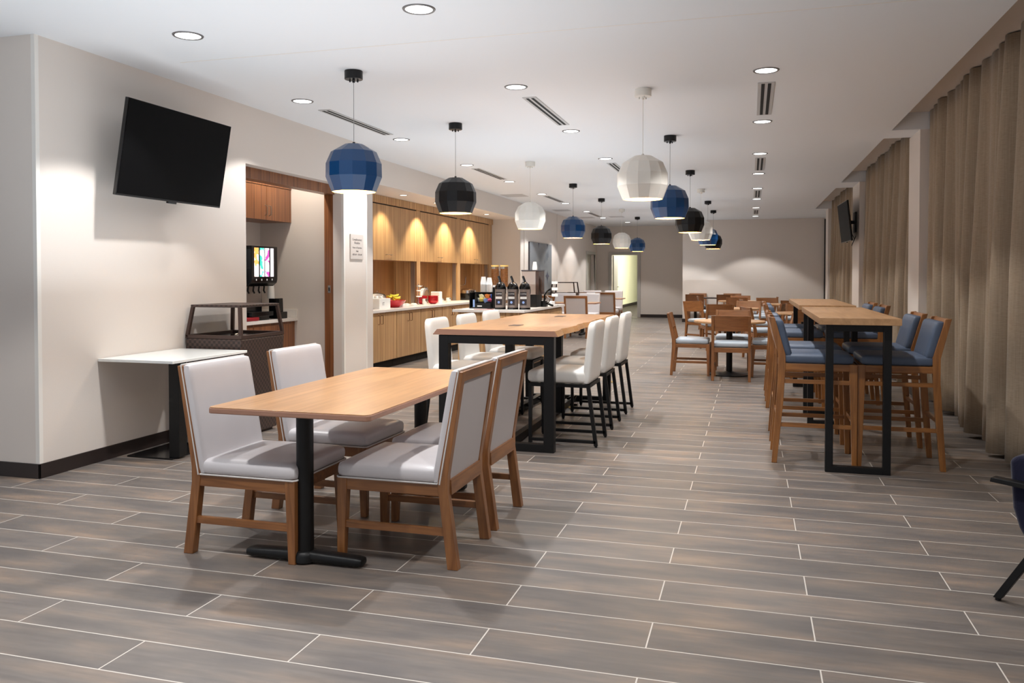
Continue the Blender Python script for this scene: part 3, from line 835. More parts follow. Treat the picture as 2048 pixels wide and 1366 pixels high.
tag(pl, 'black power plug and short cable standing in the brass floor outlet', 'plug')


def make_counter_stool():
    t = thing('counter_stool', '', 'stool')
    w = 0.235; q = 0.028
    for s in (-1, 1):
        ya, yb = sorted((s * w, s * (w - q)))
        MB().box(0.246, ya, 0.012, 0.274, yb, 0.48).box(0.25, ya + 0.004, 0, 0.27, yb - 0.004, 0.012).build('leg', M['black'], t, 0.0015)
        MB().prism([(-0.300, 0.012), (-0.27, 0.012), (-0.208, 0.48), (-0.238, 0.48)], ya, yb).box(-0.296, ya + 0.004, 0, -0.276, yb - 0.004, 0.012).build('leg', M['black'], t, 0.0015)
        MB().box(-0.285, ya, 0.03, 0.25, yb, 0.055).build('side_rail', M['black'], t, 0.0015)
    MB().box(-0.238, -w, 0.478, 0.274, -w + q, 0.505).box(-0.238, w - q, 0.478, 0.274, w, 0.505).box(-0.238, -w, 0.478, -0.21, w, 0.505).box(0.246, -w, 0.478, 0.274, w, 0.505).build('seat_frame', M['black'], t, 0.0015)
    MB().rbox((0.03, 0, 0.560), (0.255, w + 0.008, 0.054), 0.04, 10, 0.008).build('seat', M['whitefab'], t)
    sh = lambda p: (p.x - (p.z - 0.505) * 0.10, p.y * (1 - 9 * max(0, p.z - 0.93) ** 1.7), p.z)
    MB().rbox((-0.203, 0, 0.757), (0.033, w + 0.006, 0.252), 0.028, 10, 0, sh).build('backrest', M['whitefab'], t)
    return t


cs = make_counter_stool()
g = 'white stools at the communal table'
for i, (x, y, rz, lab) in enumerate((
        (-1.475, 6.735, pi, 'white upholstered counter stool on the right of the communal table, nearest the camera'),
        (-1.475, 7.525, pi, 'white upholstered counter stool on the right of the communal table, second of three'),
        (-1.475, 8.385, pi, 'white upholstered counter stool on the right of the communal table, farthest'),
        (-2.435, 6.84, 0, 'white upholstered counter stool on the left of the communal table, nearest the camera'),
        (-2.435, 7.63, 0, 'white upholstered counter stool on the left of the communal table, second of three'),
        (-2.435, 8.43, 0, 'white upholstered counter stool on the left of the communal table, farthest'))):
    if i == 0:
        cs.location = (x, y, 0); cs.rotation_euler = (0, 0, rz); cs['label'] = lab; cs['group'] = g
    else: dup(cs, (x, y, 0), rz, lab, g)

# ------------------------------------------------------------------ high tables and blue bar stools on the right
def high_table(y0, y1, label):
    t = thing('high_table', label, 'table', (0.722, (y0 + y1) / 2, 0))
    h = (y1 - y0) / 2
    MB().box(-0.262, -h, 1.043, 0.262, h, 1.09).build('tabletop', M['oakx'], t, 0.002)
    for s in (-1, 1):
        y = s * (h - 0.11)
        f = MB().box(-0.213, y - 0.025, 0, -0.163, y + 0.025, 1.043).box(0.163, y - 0.025, 0, 0.213, y + 0.025, 1.043)
        f.box(-0.163, y - 0.025, 0.993, 0.163, y + 0.025, 1.043).box(-0.163, y - 0.025, 0, 0.163, y + 0.025, 0.045)
        f.build('end_frame', M['black'], t, 0.002)
    return t


high_table(6.07, 8.18, 'narrow bar-height table with black hoop legs, nearest of the two beside the curtains')
high_table(8.60, 10.9, 'narrow bar-height table with black hoop legs, the farther one beside the curtains')


def make_bar_stool():
    t = thing('bar_stool', '', 'stool'); w = 0.25
    for s in (-1, 1):
        ya, yb = sorted((s * w, s * (w - 0.034)))
        pts = [(-0.292, 0), (-0.255, 0), (-0.212, 0.45), (-0.198, 0.70), (-0.198, 0.80), (-0.276, 1.075), (-0.318, 1.08), (-0.250, 0.80), (-0.250, 0.62)]
        MB().prism(pts, ya, yb).build('leg', M['barwood'], t, 0.003)
        MB().taper((0.262, ya, 0.294, yb), 0, (0.238, ya if s < 0 else yb - 0.045, 0.294, ya + 0.045 if s < 0 else yb), 0.74).build('leg', M['barwood'], t, 0.003)
        MB().box(-0.215, s * (w - 0.004), 0.69, 0.25, s * (w - 0.026), 0.738).build('seat_rail', M['barwoodx'], t, 0.002)
        MB().box(-0.22, s * (w - 0.008), 0.592, 0.25, s * (w - 0.026), 0.622).build('side_stretcher', M['barwoodx'], t, 0.002)
        MB().box(-0.235, s * (w - 0.008), 0.27, 0.26, s * (w - 0.028), 0.30).build('side_stretcher', M['barwoodx'], t, 0.002)
    MB().box(0.268, -w + 0.03, 0.69, 0.29, w - 0.03, 0.738).build('front_rail', M['barwoody'], t, 0.002)
    MB().box(-0.24, -w + 0.03, 0.69, -0.215, w - 0.03, 0.738).build('rear_rail', M['barwoody'], t, 0.002)
    MB().box(0.266, -w + 0.03, 0.30, 0.29, w - 0.03, 0.335).build('footrest', M['barwoody'], t, 0.002)
    MB().box(-0.262, -w + 0.03, 0.33, -0.238, w - 0.03, 0.36).build('rear_stretcher', M['barwoody'], t, 0.002)
    sh = lambda q: (q.x - (q.z - 0.80) * 0.26, q.y, q.z)
    pb = MB(); n = 10; vv = []; ff = []
    for i in range(n + 1):
        y = -w + 0.028 + (2 * w - 0.056) * i / n; dx = -0.012 * (1 - (y / w) ** 2)
        for x, z in ((-0.24, 0.83), (-0.222, 0.83), (-0.222, 1.075), (-0.24, 1.075)):
            p = sh(Vector((x + dx, y, z))); vv.append(p)
    for i in range(n):
        for j in range(4): ff.append((i * 4 + j, i * 4 + (j + 1) % 4, (i + 1) * 4 + (j + 1) % 4, (i + 1) * 4 + j))
    ff += [(0, 1, 2, 3), tuple(n * 4 + j for j in (3, 2, 1, 0))]
    pb.add(vv, ff).build('back_panel', M['panelwood'], t, 0.001)
    MB().rbox((0.028, 0, 0.772), (0.245, w - 0.003, 0.036), 0.03, 8, 0.008).build('seat', M['blue'], t)
    MB().rbox((-0.183, 0, 0.925), (0.033, w - 0.012, 0.134), 0.024, 8, 0, sh).build('backrest', M['blue'], t)
    return t


bs = make_bar_stool()
g = 'slate blue bar stools at the high tables'
spots = []
for ti, (tb, ys) in enumerate((('nearer high table', (6.60, 7.42)), ('farther high table', (9.22, 10.1)))):
    for si, (side, x, rz) in enumerate((('left', 0.446, 0), ('right', 1.036, pi))):
        for yi, y in enumerate(ys):
            spots.append((x, y + (0.03 if si else 0), rz, 'blue-padded wooden bar stool, %s side of the %s, %s end' % (side, tb, 'near' if yi == 0 else 'far')))
for i, (x, y, rz, lab) in enumerate(spots):
    if i == 0:
        bs.location = (x, y, 0); bs.rotation_euler = (0, 0, rz); bs['label'] = lab; bs['group'] = g
    else: dup(bs, (x, y, 0), rz, lab, g)

# ------------------------------------------------------------------ cafe chairs and round tables
def make_cafe_chair():
    t = thing('cafe_chair', '', 'chair'); w = 0.25
    for s in (-1, 1):
        ya, yb = sorted((s * w, s * (w - 0.036)))
        MB().prism([(-0.275, 0), (-0.240, 0), (-0.196, 0.43), (-0.200, 0.50), (-0.286, 0.858), (-0.322, 0.858), (-0.250, 0.50), (-0.248, 0.40)], ya, yb).build('leg', M['chairwood'], t, 0.003)
        MB().taper((0.232, ya, 0.262, yb), 0, (0.215, ya if s < 0 else yb - 0.042, 0.262, ya + 0.042 if s < 0 else yb), 0.44).build('leg', M['chairwood'], t, 0.003)
        MB().box(-0.21, s * (w - 0.004), 0.388, 0.22, s * (w - 0.026), 0.438).build('seat_rail', M['chairwoodx'], t, 0.002)
        MB().box(-0.235, s * (w - 0.008), 0.172, 0.23, s * (w - 0.026), 0.205).build('stretcher', M['chairwoodx'], t, 0.002)
    MB().box(0.235, -w + 0.03, 0.388, 0.258, w - 0.03, 0.438).build('front_rail', M['chairwoody'], t, 0.002)
    MB().box(-0.245, -w + 0.03, 0.375, -0.222, w - 0.03, 0.435).build('rear_rail', M['chairwoody'], t, 0.002)
    pb = MB(); n = 10; vv = []; ff = []
    for i in range(n + 1):
        y = -w + 0.02 + (2 * w - 0.04) * i / n; dx = -0.022 * (1 - (y / w) ** 2)
        for x, z in ((-0.228, 0.655), (-0.250, 0.655), (-0.306, 0.857), (-0.284, 0.857)): vv.append((x - 0.005 + dx, y, z))
    for i in range(n):
        for j in range(4): ff.append((i * 4 + j, i * 4 + (j + 1) % 4, (i + 1) * 4 + (j + 1) % 4, (i + 1) * 4 + j))
    ff += [(0, 1, 2, 3), tuple(n * 4 + j for j in (3, 2, 1, 0))]
    pb.add(vv, ff).build('backrest', M['panelwood'], t, 0.001)
    MB().rbox((0.020, 0, 0.472), (0.225, w - 0.014, 0.036), 0.03, 8, 0.008).build('seat', M['paleblue'], t)
    return t


def round_table(x, y, label, r=0.485):
    t = thing('round_table', label, 'table', (x, y, 0), 0, 'round cafe tables')
    MB().lathe([(0, 0.725), (r - 0.01, 0.725), (r, 0.732), (r, 0.748), (r - 0.006, 0.755), (0, 0.755)], 56).build('tabletop', M['oakx'], t)
    MB().cyl((0, 0), 0.042, 0.03, 0.722, 24).build('column', M['black'], t)
    MB().lathe([(0, 0.0), (0.285, 0.0), (0.285, 0.012), (0.1, 0.03), (0.045, 0.05), (0, 0.05)], 40).build('base', M['black'], t)
    MB().lathe([(0, 0.705), (0.11, 0.705), (0.11, 0.725), (0, 0.725)], 24).build('top_plate', M['black'], t)
    return t


round_table(-0.285, 11.85, 'round wooden cafe table on a black column, closest to the camera')
round_table(-0.33, 16.5, 'round wooden cafe table in the middle distance, behind the closest one')
round_table(0.86, 14.75, 'round wooden cafe table partly hidden behind the high tables')
round_table(-0.30, 21.15, 'round wooden cafe table nearest the far wall on the left side')
round_table(0.80, 19.2, 'round wooden cafe table far back near the curtains')
cc = make_cafe_chair()
g = 'wooden cafe chairs around the round tables'
CH = [
    (-0.245, 11.34, pi / 2, 'wooden cafe chair with its curved back to us at the closest round table'),
    (-0.80, 11.80, 0, 'wooden cafe chair seen side-on at the left of the closest round table'),
    (0.27, 11.87, pi, 'wooden cafe chair at the right of the closest round table, behind the bar stools'),
    (-0.26, 12.62, -pi / 2, 'wooden cafe chair on the far side of the closest round table'),
    (-0.62, 15.78, 1.85, 'wooden cafe chair with its back to us at the middle-distance round table'),
    (-0.93, 17.05, -0.75, 'wooden cafe chair turned three-quarters, left of the middle-distance round table'),
    (-0.09, 17.30, -1.75, 'wooden cafe chair on the far side of the middle-distance round table'),
    (0.30, 16.25, 2.9, 'wooden cafe chair at the right of the middle-distance round table'),
    (0.20, 14.30, 0.35, 'wooden cafe chair seen edge-on behind the far chair of the closest round table'),
    (0.84, 13.95, 1.75, 'wooden cafe chair near the camera side of the round table behind the high tables'),
    (0.86, 15.55, -pi / 2, 'wooden cafe chair beyond the round table behind the high tables'),
    (1.42, 14.6, 2.8, 'wooden cafe chair by the curtain at the round table behind the high tables'),
    (-0.32, 20.62, pi / 2, 'wooden cafe chair with its back to us at the round table nearest the far wall'),
    (-0.98, 21.3, 0.15, 'wooden cafe chair left of the round table nearest the far wall'),
    (-0.26, 21.95, -pi / 2, 'wooden cafe chair beyond the round table nearest the far wall'),
    (0.32, 21.1, pi, 'wooden cafe chair right of the round table nearest the far wall'),
    (0.10, 19.0, 0.2, 'wooden cafe chair left of the far round table near the curtains'),
    (0.42, 19.95, -1.4, 'wooden cafe chair beyond the far round table near the curtains'),
    (0.90, 18.45, 1.4, 'wooden cafe chair on the camera side of the far round table near the curtains'),
    (1.42, 19.3, pi, 'wooden cafe chair beside the curtain at the far round table'),
    (-1.5, 23.62, pi / 2, 'wooden cafe chair, front left at the dark rectangular table by the far wall'),
    (-1.5, 24.52, -pi / 2, 'wooden cafe chair, back left at the dark rectangular table by the far wall'),
    (-0.66, 23.62, pi / 2, 'wooden cafe chair, front right at the dark rectangular table by the far wall'),
    (-0.52, 24.52, -pi / 2, 'wooden cafe chair, back right at the dark rectangular table by the far wall'),
]
for i, (x, y, rz, lab) in enumerate(CH):
    if i == 0:
        cc.location = (x, y, 0); cc.rotation_euler = (0, 0, rz); cc['label'] = lab; cc['group'] = g
    else: dup(cc, (x, y, 0), rz, lab, g)
M['darktop'] = plain('dark_tabletop', S(58, 46, 42), 0.4)
dining_table((-0.98, 24.06, 0), 0.36, 0.72, 'dark rectangular table with black columns against the far wall', ('darktop', 'darktop'), rz=pi / 2)

# ------------------------------------------------------------------ far left tables with pale upholstered chairs
g = 'pale grey dining chairs at the far left tables'
for i, (x, y, rz, lab) in enumerate((
        (-3.69, 18.02, pi / 2, 'pale grey dining chair showing its wooden back frame, just beyond the coffee island counter'),
        (-4.42, 18.02, pi / 2, 'pale grey dining chair showing its wooden back frame, close to the wall art'),
        (-3.83, 19.72, -pi / 2, 'pale grey dining chair facing us at the first far left table, right seat'),
        (-4.44, 19.72, -pi / 2, 'pale grey dining chair facing us at the first far left table, left seat'),
        (-3.67, 21.72, pi / 2, 'pale grey dining chair, wooden back to us, right seat at the second far left table'),
        (-4.42, 21.72, pi / 2, 'pale grey dining chair, wooden back to us, left seat at the second far left table'),
        (-3.82, 23.42, -pi / 2, 'pale grey dining chair facing us in front of the open door'),
        (-4.45, 23.42, -pi / 2, 'pale grey dining chair facing us beside the far waste station'))):
    dining_chair(x, y, rz, lab, g)
dining_table((-4.05, 18.87, 0), 0.375, 0.66, 'pale rectangular table between the first far left chairs', ('oakx', 'edge'), rz=pi / 2, inset=0.38)
dining_table((-4.02, 22.57, 0), 0.375, 0.66, 'pale rectangular table between the farthest pale grey chairs', ('oakx', 'edge'), rz=pi / 2, inset=0.38)

# ------------------------------------------------------------------ side table with white top
st = thing('side_table', 'small white-topped table on a black post against the left wall', 'table', (-4.315, 5.42, 0))
MB().box(-0.325, -0.44, 0.747, 0.33, 0.47, 0.768).build('tabletop', M['whitetop'], st, 0.002)
MB().box(0.155, -0.24, 0.0, -0.25, 0.30, 0.012).build('base_plate', M['blackgloss'], st, 0.001)
MB().box(0.10, -0.20, 0.012, 0.19, -0.11, 0.735).build('post', M['black'], st, 0.002)
MB().box(-0.2, -0.25, 0.733, 0.2, 0.25, 0.747).build('top_plate', M['black'], st, 0.001)

# ------------------------------------------------------------------ wicker waste stations
def waste_station(loc, label, wx=0.55, wy=0.66, zs=1.0):
    t = thing('waste_station', label, 'waste bin', loc)
    x, y = wx / 2, wy / 2; H0 = 0.85 * zs; H1 = 1.135 * zs
    b = MB().taper((-x + 0.02, -y + 0.02, x - 0.05, y - 0.05), 0.02, (-x, -y, x, y), H0)
    b.build('wicker_body', M['wicker'], t, 0.012)
    MB().box(-x + 0.06, -y + 0.06, 0, x - 0.08, y - 0.08, 0.03).build('plinth', M['bronze'], t)
    f = MB(); q = 0.025
    for a in (-1, 1):
        f.box(-x, a * y, H0, x, a * (y - q), H0 + 0.03); f.box(a * x, -y, H0, a * (x - q), y, H0 + 0.03)
    f.build('lid_rim', M['bronze'], t, 0.002)
    MB().box(-x + q, -y + q, H0 - 0.002, x - q, y - q, H0 + 0.008).build('bin_cover', M['blackgloss'], t)
    for a in (-1, 1):
        for c in (-1, 1):
            xa, xb = sorted((a * x, a * (x - 0.028))); ya, yb = sorted((c * y, c * (y - 0.028)))
            xs = -a * 0.03; ys = -c * 0.035
            MB().taper((xa, ya, xb, yb), H0 + 0.03, (xa + xs, ya + ys, xb + xs, yb + ys), H1 - 0.02).build('post', M['bronze'], t, 0.002)
    MB().box(-x + 0.03, -y + 0.035, H1 - 0.022, x - 0.03, y - 0.035, H1).build('roof_panel', M['wicker'], t, 0.004)
    MB().tube([(-0.02, 0.0, H0 + 0.012), (-0.02, 0.05, H0 + 0.02), (0.03, 0.08, H0 + 0.02), (0.03, 0.02, H0 + 0.012)], 0.003, 6).build('liner_ring', M['chrome'], t)
    return t


waste_station((-4.35, 6.27, 0), 'dark brown wicker waste station with open frame lid beside the white-topped table')
waste_station((-4.6, 20.72, 0), 'dark framed waste station against the left wall between the far pale grey chairs', 0.64, 0.56, 1.07)

# ------------------------------------------------------------------ pantry behind the opening
pc = thing('pantry_wall_cabinet', 'brown striped wall cabinet with two doors inside the pantry opening', 'cabinet', (-5.42, 8.07, 2.03))
MB().box(-0.42, -0.88, 0, -0.02, 0.88, 0.50).build('body', M['walnut'], pc, 0.001)
MB().box(-0.42, -0.88, 0.40, 0.005, 0.88, 0.50).build('cornice', M['walnut'], pc, 0.001)
for y0, y1, hy in ((-0.88, -0.27, -0.33), (-0.265, 0.348, 0.31), (0.352, 0.88, 0.39)):
    d = MB().box(-0.02, y0, 0.0, 0.0, y1 - 0.003, 0.395).build('door', M['walnut'], pc, 0.001)
    MB().tube([(0.0, hy, 0.05), (0.03, hy, 0.06), (0.03, hy, 0.16), (0.0, hy, 0.17)], 0.005, 6).build('handle', M['nickel'], d)
pb_ = thing('pantry_base_cabinet', 'brown striped base cabinet under the white pantry counter', 'cabinet', (-5.42, 7.63, 0))
MB().box(-0.4, -1.32, 0.1, 0.04, 1.315, 0.83).build('body', M['walnut'], pb_, 0.001)
MB().box(-0.4, -1.32, 0.0, -0.03, 1.315, 0.1).build('toe_kick', M['base'], pb_)
for y0, y1 in ((-1.3, -0.45), (-0.44, 0.41), (0.42, 1.2)):
    MB().box(0.04, y0, 0.12, 0.058, y1, 0.80).build('door', M['walnut'], pb_, 0.001)
ctp = MB().box(-5.86, 6.3, 0.83, -5.34, 8.95, 0.87).box(-5.86, 8.93, 0.87, -5.34, 8.95, 0.97).build('pantry_countertop', M['quartz'], None, 0.002)
tag(ctp, 'white counter with a low side splash under the drink dispenser', 'countertop')
dm = thing('drink_dispenser', 'tall black and steel juice dispenser with glowing colour panels in the pantry', 'drink dispenser', (-5.5, 8.2, 0.87))
MB().box(-0.28, -0.26, 0, -0.02, 0.26, 0.84).build('body', M['blackgloss'], dm, 0.004)
MB().box(-0.18, -0.285, 0.0, 0.10, -0.262, 0.845).build('side_panel', M['steel'], dm, 0.002)
MB().prism([(-0.02, 0.39), (0.13, 0.39), (0.18, 0.43), (0.19, 0.47), (0.19, 0.845), (-0.02, 0.845)], -0.26, 0.26).build('dispensing_head', M['blackgloss'], dm, 0.004)
MB().box(-0.02, -0.24, 0.15, 0.0, 0.22, 0.39).build('splash_plate', M['steel'], dm)
MB().box(-0.02, -0.25, 0.0, 0.085, 0.25, 0.05).box(0.0, -0.22, 0.05, 0.16, 0.22, 0.10).build('drip_tray', M['blackgloss'], dm, 0.004)
PAN = [('orange', (1.0, 0.42, 0.08, 1), -0.165, 0.082), ('teal', (0.02, 0.55, 0.42, 1), -0.055, 0.082), ('magenta', (0.55, 0.03, 0.38, 1), 0.045, 0.082), ('white', (1.0, 0.9, 1.0, 1), 0.145, 0.06)]


def panel_mat(name, col):
    m, nt, b = base_mat(name); L = nt.links.new
    tc = N(nt, 'ShaderNodeTexCoord'); n = N(nt, 'ShaderNodeTexNoise'); n.inputs['Scale'].default_value = 14; n.inputs['Detail'].default_value = 2
    L(tc.outputs['Object'], n.inputs['Vector'])
    r = N(nt, 'ShaderNodeValToRGB'); r.color_ramp.elements[0].position = 0.46; r.color_ramp.elements[1].position = 0.52
    r.color_ramp.elements[0].color = col; r.color_ramp.elements[1].color = (1, 0.95, 0.97, 1)
    L(n.outputs['Fac'], r.inputs[0]); L(r.outputs[0], b.inputs['Emission Color']); b.inputs['Emission Strength'].default_value = 1.5
    b.inputs['Base Color'].default_value = (0.1, 0.1, 0.1, 1)
    return m


for nm, col, y, w in PAN:
    MB().box(0.19, y - w / 2, 0.50, 0.193, y + w / 2, 0.825).build('backlit_panel', panel_mat(nm + '_backlit_print', col), dm)
for k in range(4):
    y = -0.17 + k * 0.105
    MB().box(0.19, y - 0.008, 0.455, 0.193, y + 0.008, 0.475).build('push_button', M['paper'], dm)
    MB().tube([(0.10, y - 0.02, 0.39), (0.08, y, 0.34), (0.09, y + 0.01, 0.31)], 0.01, 8).build('nozzle_lever', M['blackgloss'], dm)
ob = thing('ice_dispenser', 'pale blue-grey dispenser at the left edge of the pantry, left of the juice dispenser', 'drink dispenser', (-5.52, 7.66, 0.87))
MB().box(-0.25, -0.2, 0, 0.16, 0.2, 0.60).build('body', M['paperblue'], ob, 0.01)
MB().lathe([(0, 0.6), (0.18, 0.6), (0.2, 0.68), (0.16, 0.80), (0, 0.82)], 24, (0, 0, 0)).build('lid', M['paperblue'], ob)
cd = thing('cup_holder', 'black cup holder right of the juice dispenser in the pantry', 'cup holder', (-5.42, 8.66, 0.87))
MB().box(-0.08, -0.09, 0, 0.0, 0.09, 0.24).box(0.0, -0.09, 0, 0.06, 0.09, 0.08).build('holder_body', M['blackgloss'], cd, 0.004)
MB().box(0.0, -0.09, 0.08, 0.06, -0.075, 0.24).build('side_wall', M['blackgloss'], cd)
cp_ = MB()
for k in range(6): cp_.lathe([(0.038, 0.24 + k * 0.03), (0.04, 0.245 + k * 0.03), (0.026, 0.33 + k * 0.012)], 16, (0, 0, 0), cap1=True)
o = MB().lathe([(0.043, 0), (0.041, 0.05), (0.036, 0.14), (0.027, 0.2)], 20, (-5.50, 8.62, 1.11), cap0=True, cap1=True)
o = o.build('cup_stack', M['paper'], None); tag(o, 'tall stack of white cups turned down in the black pantry holder', 'cups')
rt = MB().rbox((-5.375, 8.02, 0.893), (0.032, 0.12, 0.022), 0.01, 6).build('red_tray', M['red2'], None)
tag(rt, 'red folded cloth lying in front of the juice dispenser', 'cloth')

# ------------------------------------------------------------------ buffet wall
UX = -5.65
bays = [(11.49, 13.43), (13.60, 15.53), (15.70, 17.60)]
names = ['nearest', 'middle', 'farthest']
for (y0, y1), nm in zip(bays, names):
    t = thing('buffet_wall_cabinet', 'striped honey wall cabinet with a lift door, %s of the three above the buffet' % nm, 'cabinet', (UX, (y0 + y1) / 2, 1.63), 0, 'wall cabinets above the buffet')
    h = (y1 - y0) / 2
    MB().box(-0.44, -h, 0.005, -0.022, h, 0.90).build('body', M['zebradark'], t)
    MB().box(-0.40, -h, 0.885, -0.01, h, 0.90).build('shadow_gap', M['ventdark'], t)
    d = MB().box(-0.02, -h + 0.004, 0, 0.0, h - 0.004, 0.882).build('lift_door', M['zebra'], t, 0.001)
    yh = -0.21 if nm == 'nearest' else (-0.02 if nm == 'middle' else 0.0)
    MB().tube([(0.0, yh - 0.1, 0.085), (0.03, yh - 0.1, 0.09), (0.03, yh + 0.1, 0.09), (0.0, yh + 0.1, 0.085)], 0.005, 6).build('handle', M['nickel'], d)
o = thing('buffet_surround', 'striped honey-coloured upright panels and crown framing the buffet wall', 'cabinet surround')
for a, b in ((10.32, 11.486), (13.434, 13.596), (15.534, 15.696), (17.604, 17.805)):
    MB().box(UX - 0.44, a, 0.882, UX, b, 2.53).build('upright', M['zebra'], o, 0.001)
MB().box(UX - 0.44, 10.32, 2.53, UX + 0.03, 17.80, 2.648).build('crown', M['zebra'], o, 0.002)
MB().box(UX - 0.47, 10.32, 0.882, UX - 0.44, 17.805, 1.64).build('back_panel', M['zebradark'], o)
for y1 in (13.42, 15.52, 17.59):
    MB().box(UX - 0.10, y1 - 0.02, 0.885, UX - 0.03, y1, 1.62).build('track', M['steel'], o)
# base units
cabs = [(10.33, 11.51), (11.515, 12.46), (12.465, 13.43), (13.435, 14.41), (14.415, 15.5), (15.505, 16.6), (16.605, 17.8)]
cabn = ['half hidden by the wall corner', 'second from the near end', 'third from the near end', 'fourth from the near end', 'behind the coffee island', 'sixth from the near end', 'at the far end of the run']
BX = -5.17
for (y0, y1), nm in zip(cabs, cabn):
    t = thing('buffet_base_cabinet', 'two-door striped base cabinet under the buffet counter, ' + nm, 'cabinet', (BX, (y0 + y1) / 2, 0), 0, 'base cabinets under the buffet counter')
    h = (y1 - y0) / 2
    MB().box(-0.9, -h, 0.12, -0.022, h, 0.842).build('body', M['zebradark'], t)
    MB().box(-0.9, -h, 0.0, -0.07, h, 0.12).build('toe_kick', M['ventdark'], t)
    for s in (-1, 1):
        ya, yb = sorted((s * 0.0025, s * (h - 0.007)))
        d = MB().box(-0.02, ya, 0.13, 0, yb, 0.838).build('door', M['zebra'], t, 0.001)
        yc = s * 0.055
        MB().tube([(0, yc, 0.80), (0.028, yc, 0.798), (0.028, yc, 0.675), (0, yc, 0.673)], 0.005, 6).build('handle', M['bronzehandle'], d)
o = MB().box(-6.12, 10.31, 0.843, -5.14, 17.8, 0.88).build('buffet_countertop', M['quartz'], None, 0.002)
tag(o, 'long white counter running along the buffet wall', 'countertop')

# coffee island
il = thing('coffee_island', 'free-standing striped island cabinet carrying the coffee pots', 'cabinet', (-3.5, 12.15, 0))
MB().box(-0.46, -1.25, 0.1, 0.47, 1.22, 0.868).build('body', M['zebra'], il, 0.002)
MB().box(-0.42, -1.2, 0.0, 0.42, 1.18, 0.1).build('toe_kick', M['ventdark'], il)
for k, (ya, yb) in enumerate(((-1.23, -0.43), (-0.42, 0.38), (0.39, 1.2))):
    d = MB().box(0.47, ya, 0.66, 0.488, yb, 0.85).build('drawer', M['zebra'], il, 0.001)
    ym = (ya + yb) / 2
    MB().tube([(0.488, ym - 0.08, 0.76), (0.515, ym - 0.08, 0.76), (0.515, ym + 0.08, 0.76), (0.488, ym + 0.08, 0.76)], 0.005, 6).build('handle', M['bronzehandle'], d)
    MB().box(0.47, ya, 0.12, 0.488, yb, 0.65).build('door', M['zebra'], il, 0.001)
o = MB().box(-4.03, 10.86, 0.87, -2.98, 13.42, 0.905).build('island_countertop', M['quartz'], None, 0.002)
tag(o, 'white counter on the coffee island', 'countertop')
IZ = 0.905

# airpots
ap = thing('airpot', '', 'coffee pot')
MB().lathe([(0.079, 0.0), (0.079, 0.025)], 28, cap0=True, cap1=True).build('base_ring', M['blackgloss'], ap)
MB().box(-0.045, -0.12, 0, 0.045, -0.05, 0.012).build('drip_foot', M['blackgloss'], ap, 0.003)
MB().lathe([(0.077, 0.025), (0.077, 0.29)], 32, cap0=True, cap1=True).build('body', M['potsteel'], ap)
MB().lathe([(0.08, 0.285), (0.081, 0.31), (0.06, 0.36), (0.03, 0.385), (0, 0.39)], 28, cap0=True).build('pump_head', M['blackgloss'], ap)
MB().blob((0, -0.085, 0.345), (0.03, 0.045, 0.025), 12, 8).build('spout', M['blackgloss'], ap)
MB().tube([(0.0, 0.02, 0.37), (-0.012, 0.01, 0.42), (-0.03, 0.0, 0.47)], 0.017, 10).build('pump_lever', M['blackgloss'], ap)
MB().tube([(0.074, 0, 0.31), (0.083, 0, 0.27), (0.08, 0, 0.22)], 0.004, 6).build('carry_handle', M['blackgloss'], ap)
MB().box(-0.045, -0.0805, 0.19, 0.045, -0.07, 0.245).build('name_label', M['plate'], ap)
text_mesh('lettering', 'COFFEE', 0.026, M['paper'], ap, (0, -0.0808, 0.21), (pi / 2, 0, 0))
MB().box(-0.045, -0.0805, 0.15, 0.045, -0.07, 0.178).build('paper_strip', M['paper'], ap)
MB().box(-0.045, -0.0805, 0.06, 0.045, -0.07, 0.142).build('logo_label', M['plate'], ap)
dd = MB().lathe([(0, 0), (0.018, 0)], 20); dd.v = [(x, -0.081, 0.10 + y) for x, y, z in dd.v]; dd.build('logo_disc', M['pk_sky'], ap)
for i, (x, lab) in enumerate(((-3.42, 'steel and black airpot nearest the black condiment caddy'), (-3.235, 'steel and black airpot in the middle of three'), (-3.06, 'steel and black airpot on the right, at the counter corner'))):
    if i == 0: ap.location = (x, 11.18, IZ); ap['label'] = lab; ap['group'] = 'airpots on the coffee island'
    else: dup(ap, (x, 11.18, IZ), 0, lab, 'airpots on the coffee island')
# caddy
cy = thing('condiment_caddy', 'black condiment caddy full of sugar packets at the left of the coffee island', 'caddy', (-3.74, 11.4, IZ))
MB().box(-0.17, -0.15, 0, 0.16, 0.12, 0.02).box(-0.17, -0.15, 0, -0.16, 0.12, 0.235).box(0.15, -0.10, 0, 0.16, 0.12, 0.235).box(-0.17, 0.11, 0, 0.16, 0.12, 0.235).box(-0.17, 0.0, 0.225, 0.16, 0.12, 0.235).build('case', M['black'], cy, 0.002)
MB().box(-0.085, -0.15, 0.02, 0.15, 0.0, 0.075).box(-0.085, -0.06, 0.075, 0.15, 0.10, 0.095).box(-0.09, -0.15, 0.02, -0.08, 0.1, 0.22).build('shelf', M['black'], cy, 0.003)
MB().box(-0.05, -0.153, 0.03, 0.02, -0.15, 0.045).build('price_tag', M['paper'], cy)
bx = MB().box(-3.575, 11.30, IZ, -3.50, 11.5, IZ + 0.31).build('black_lid_holder', M['black'], None, 0.004)
tag(bx, 'plain black upright holder between the caddy and the airpots', 'lid holder')
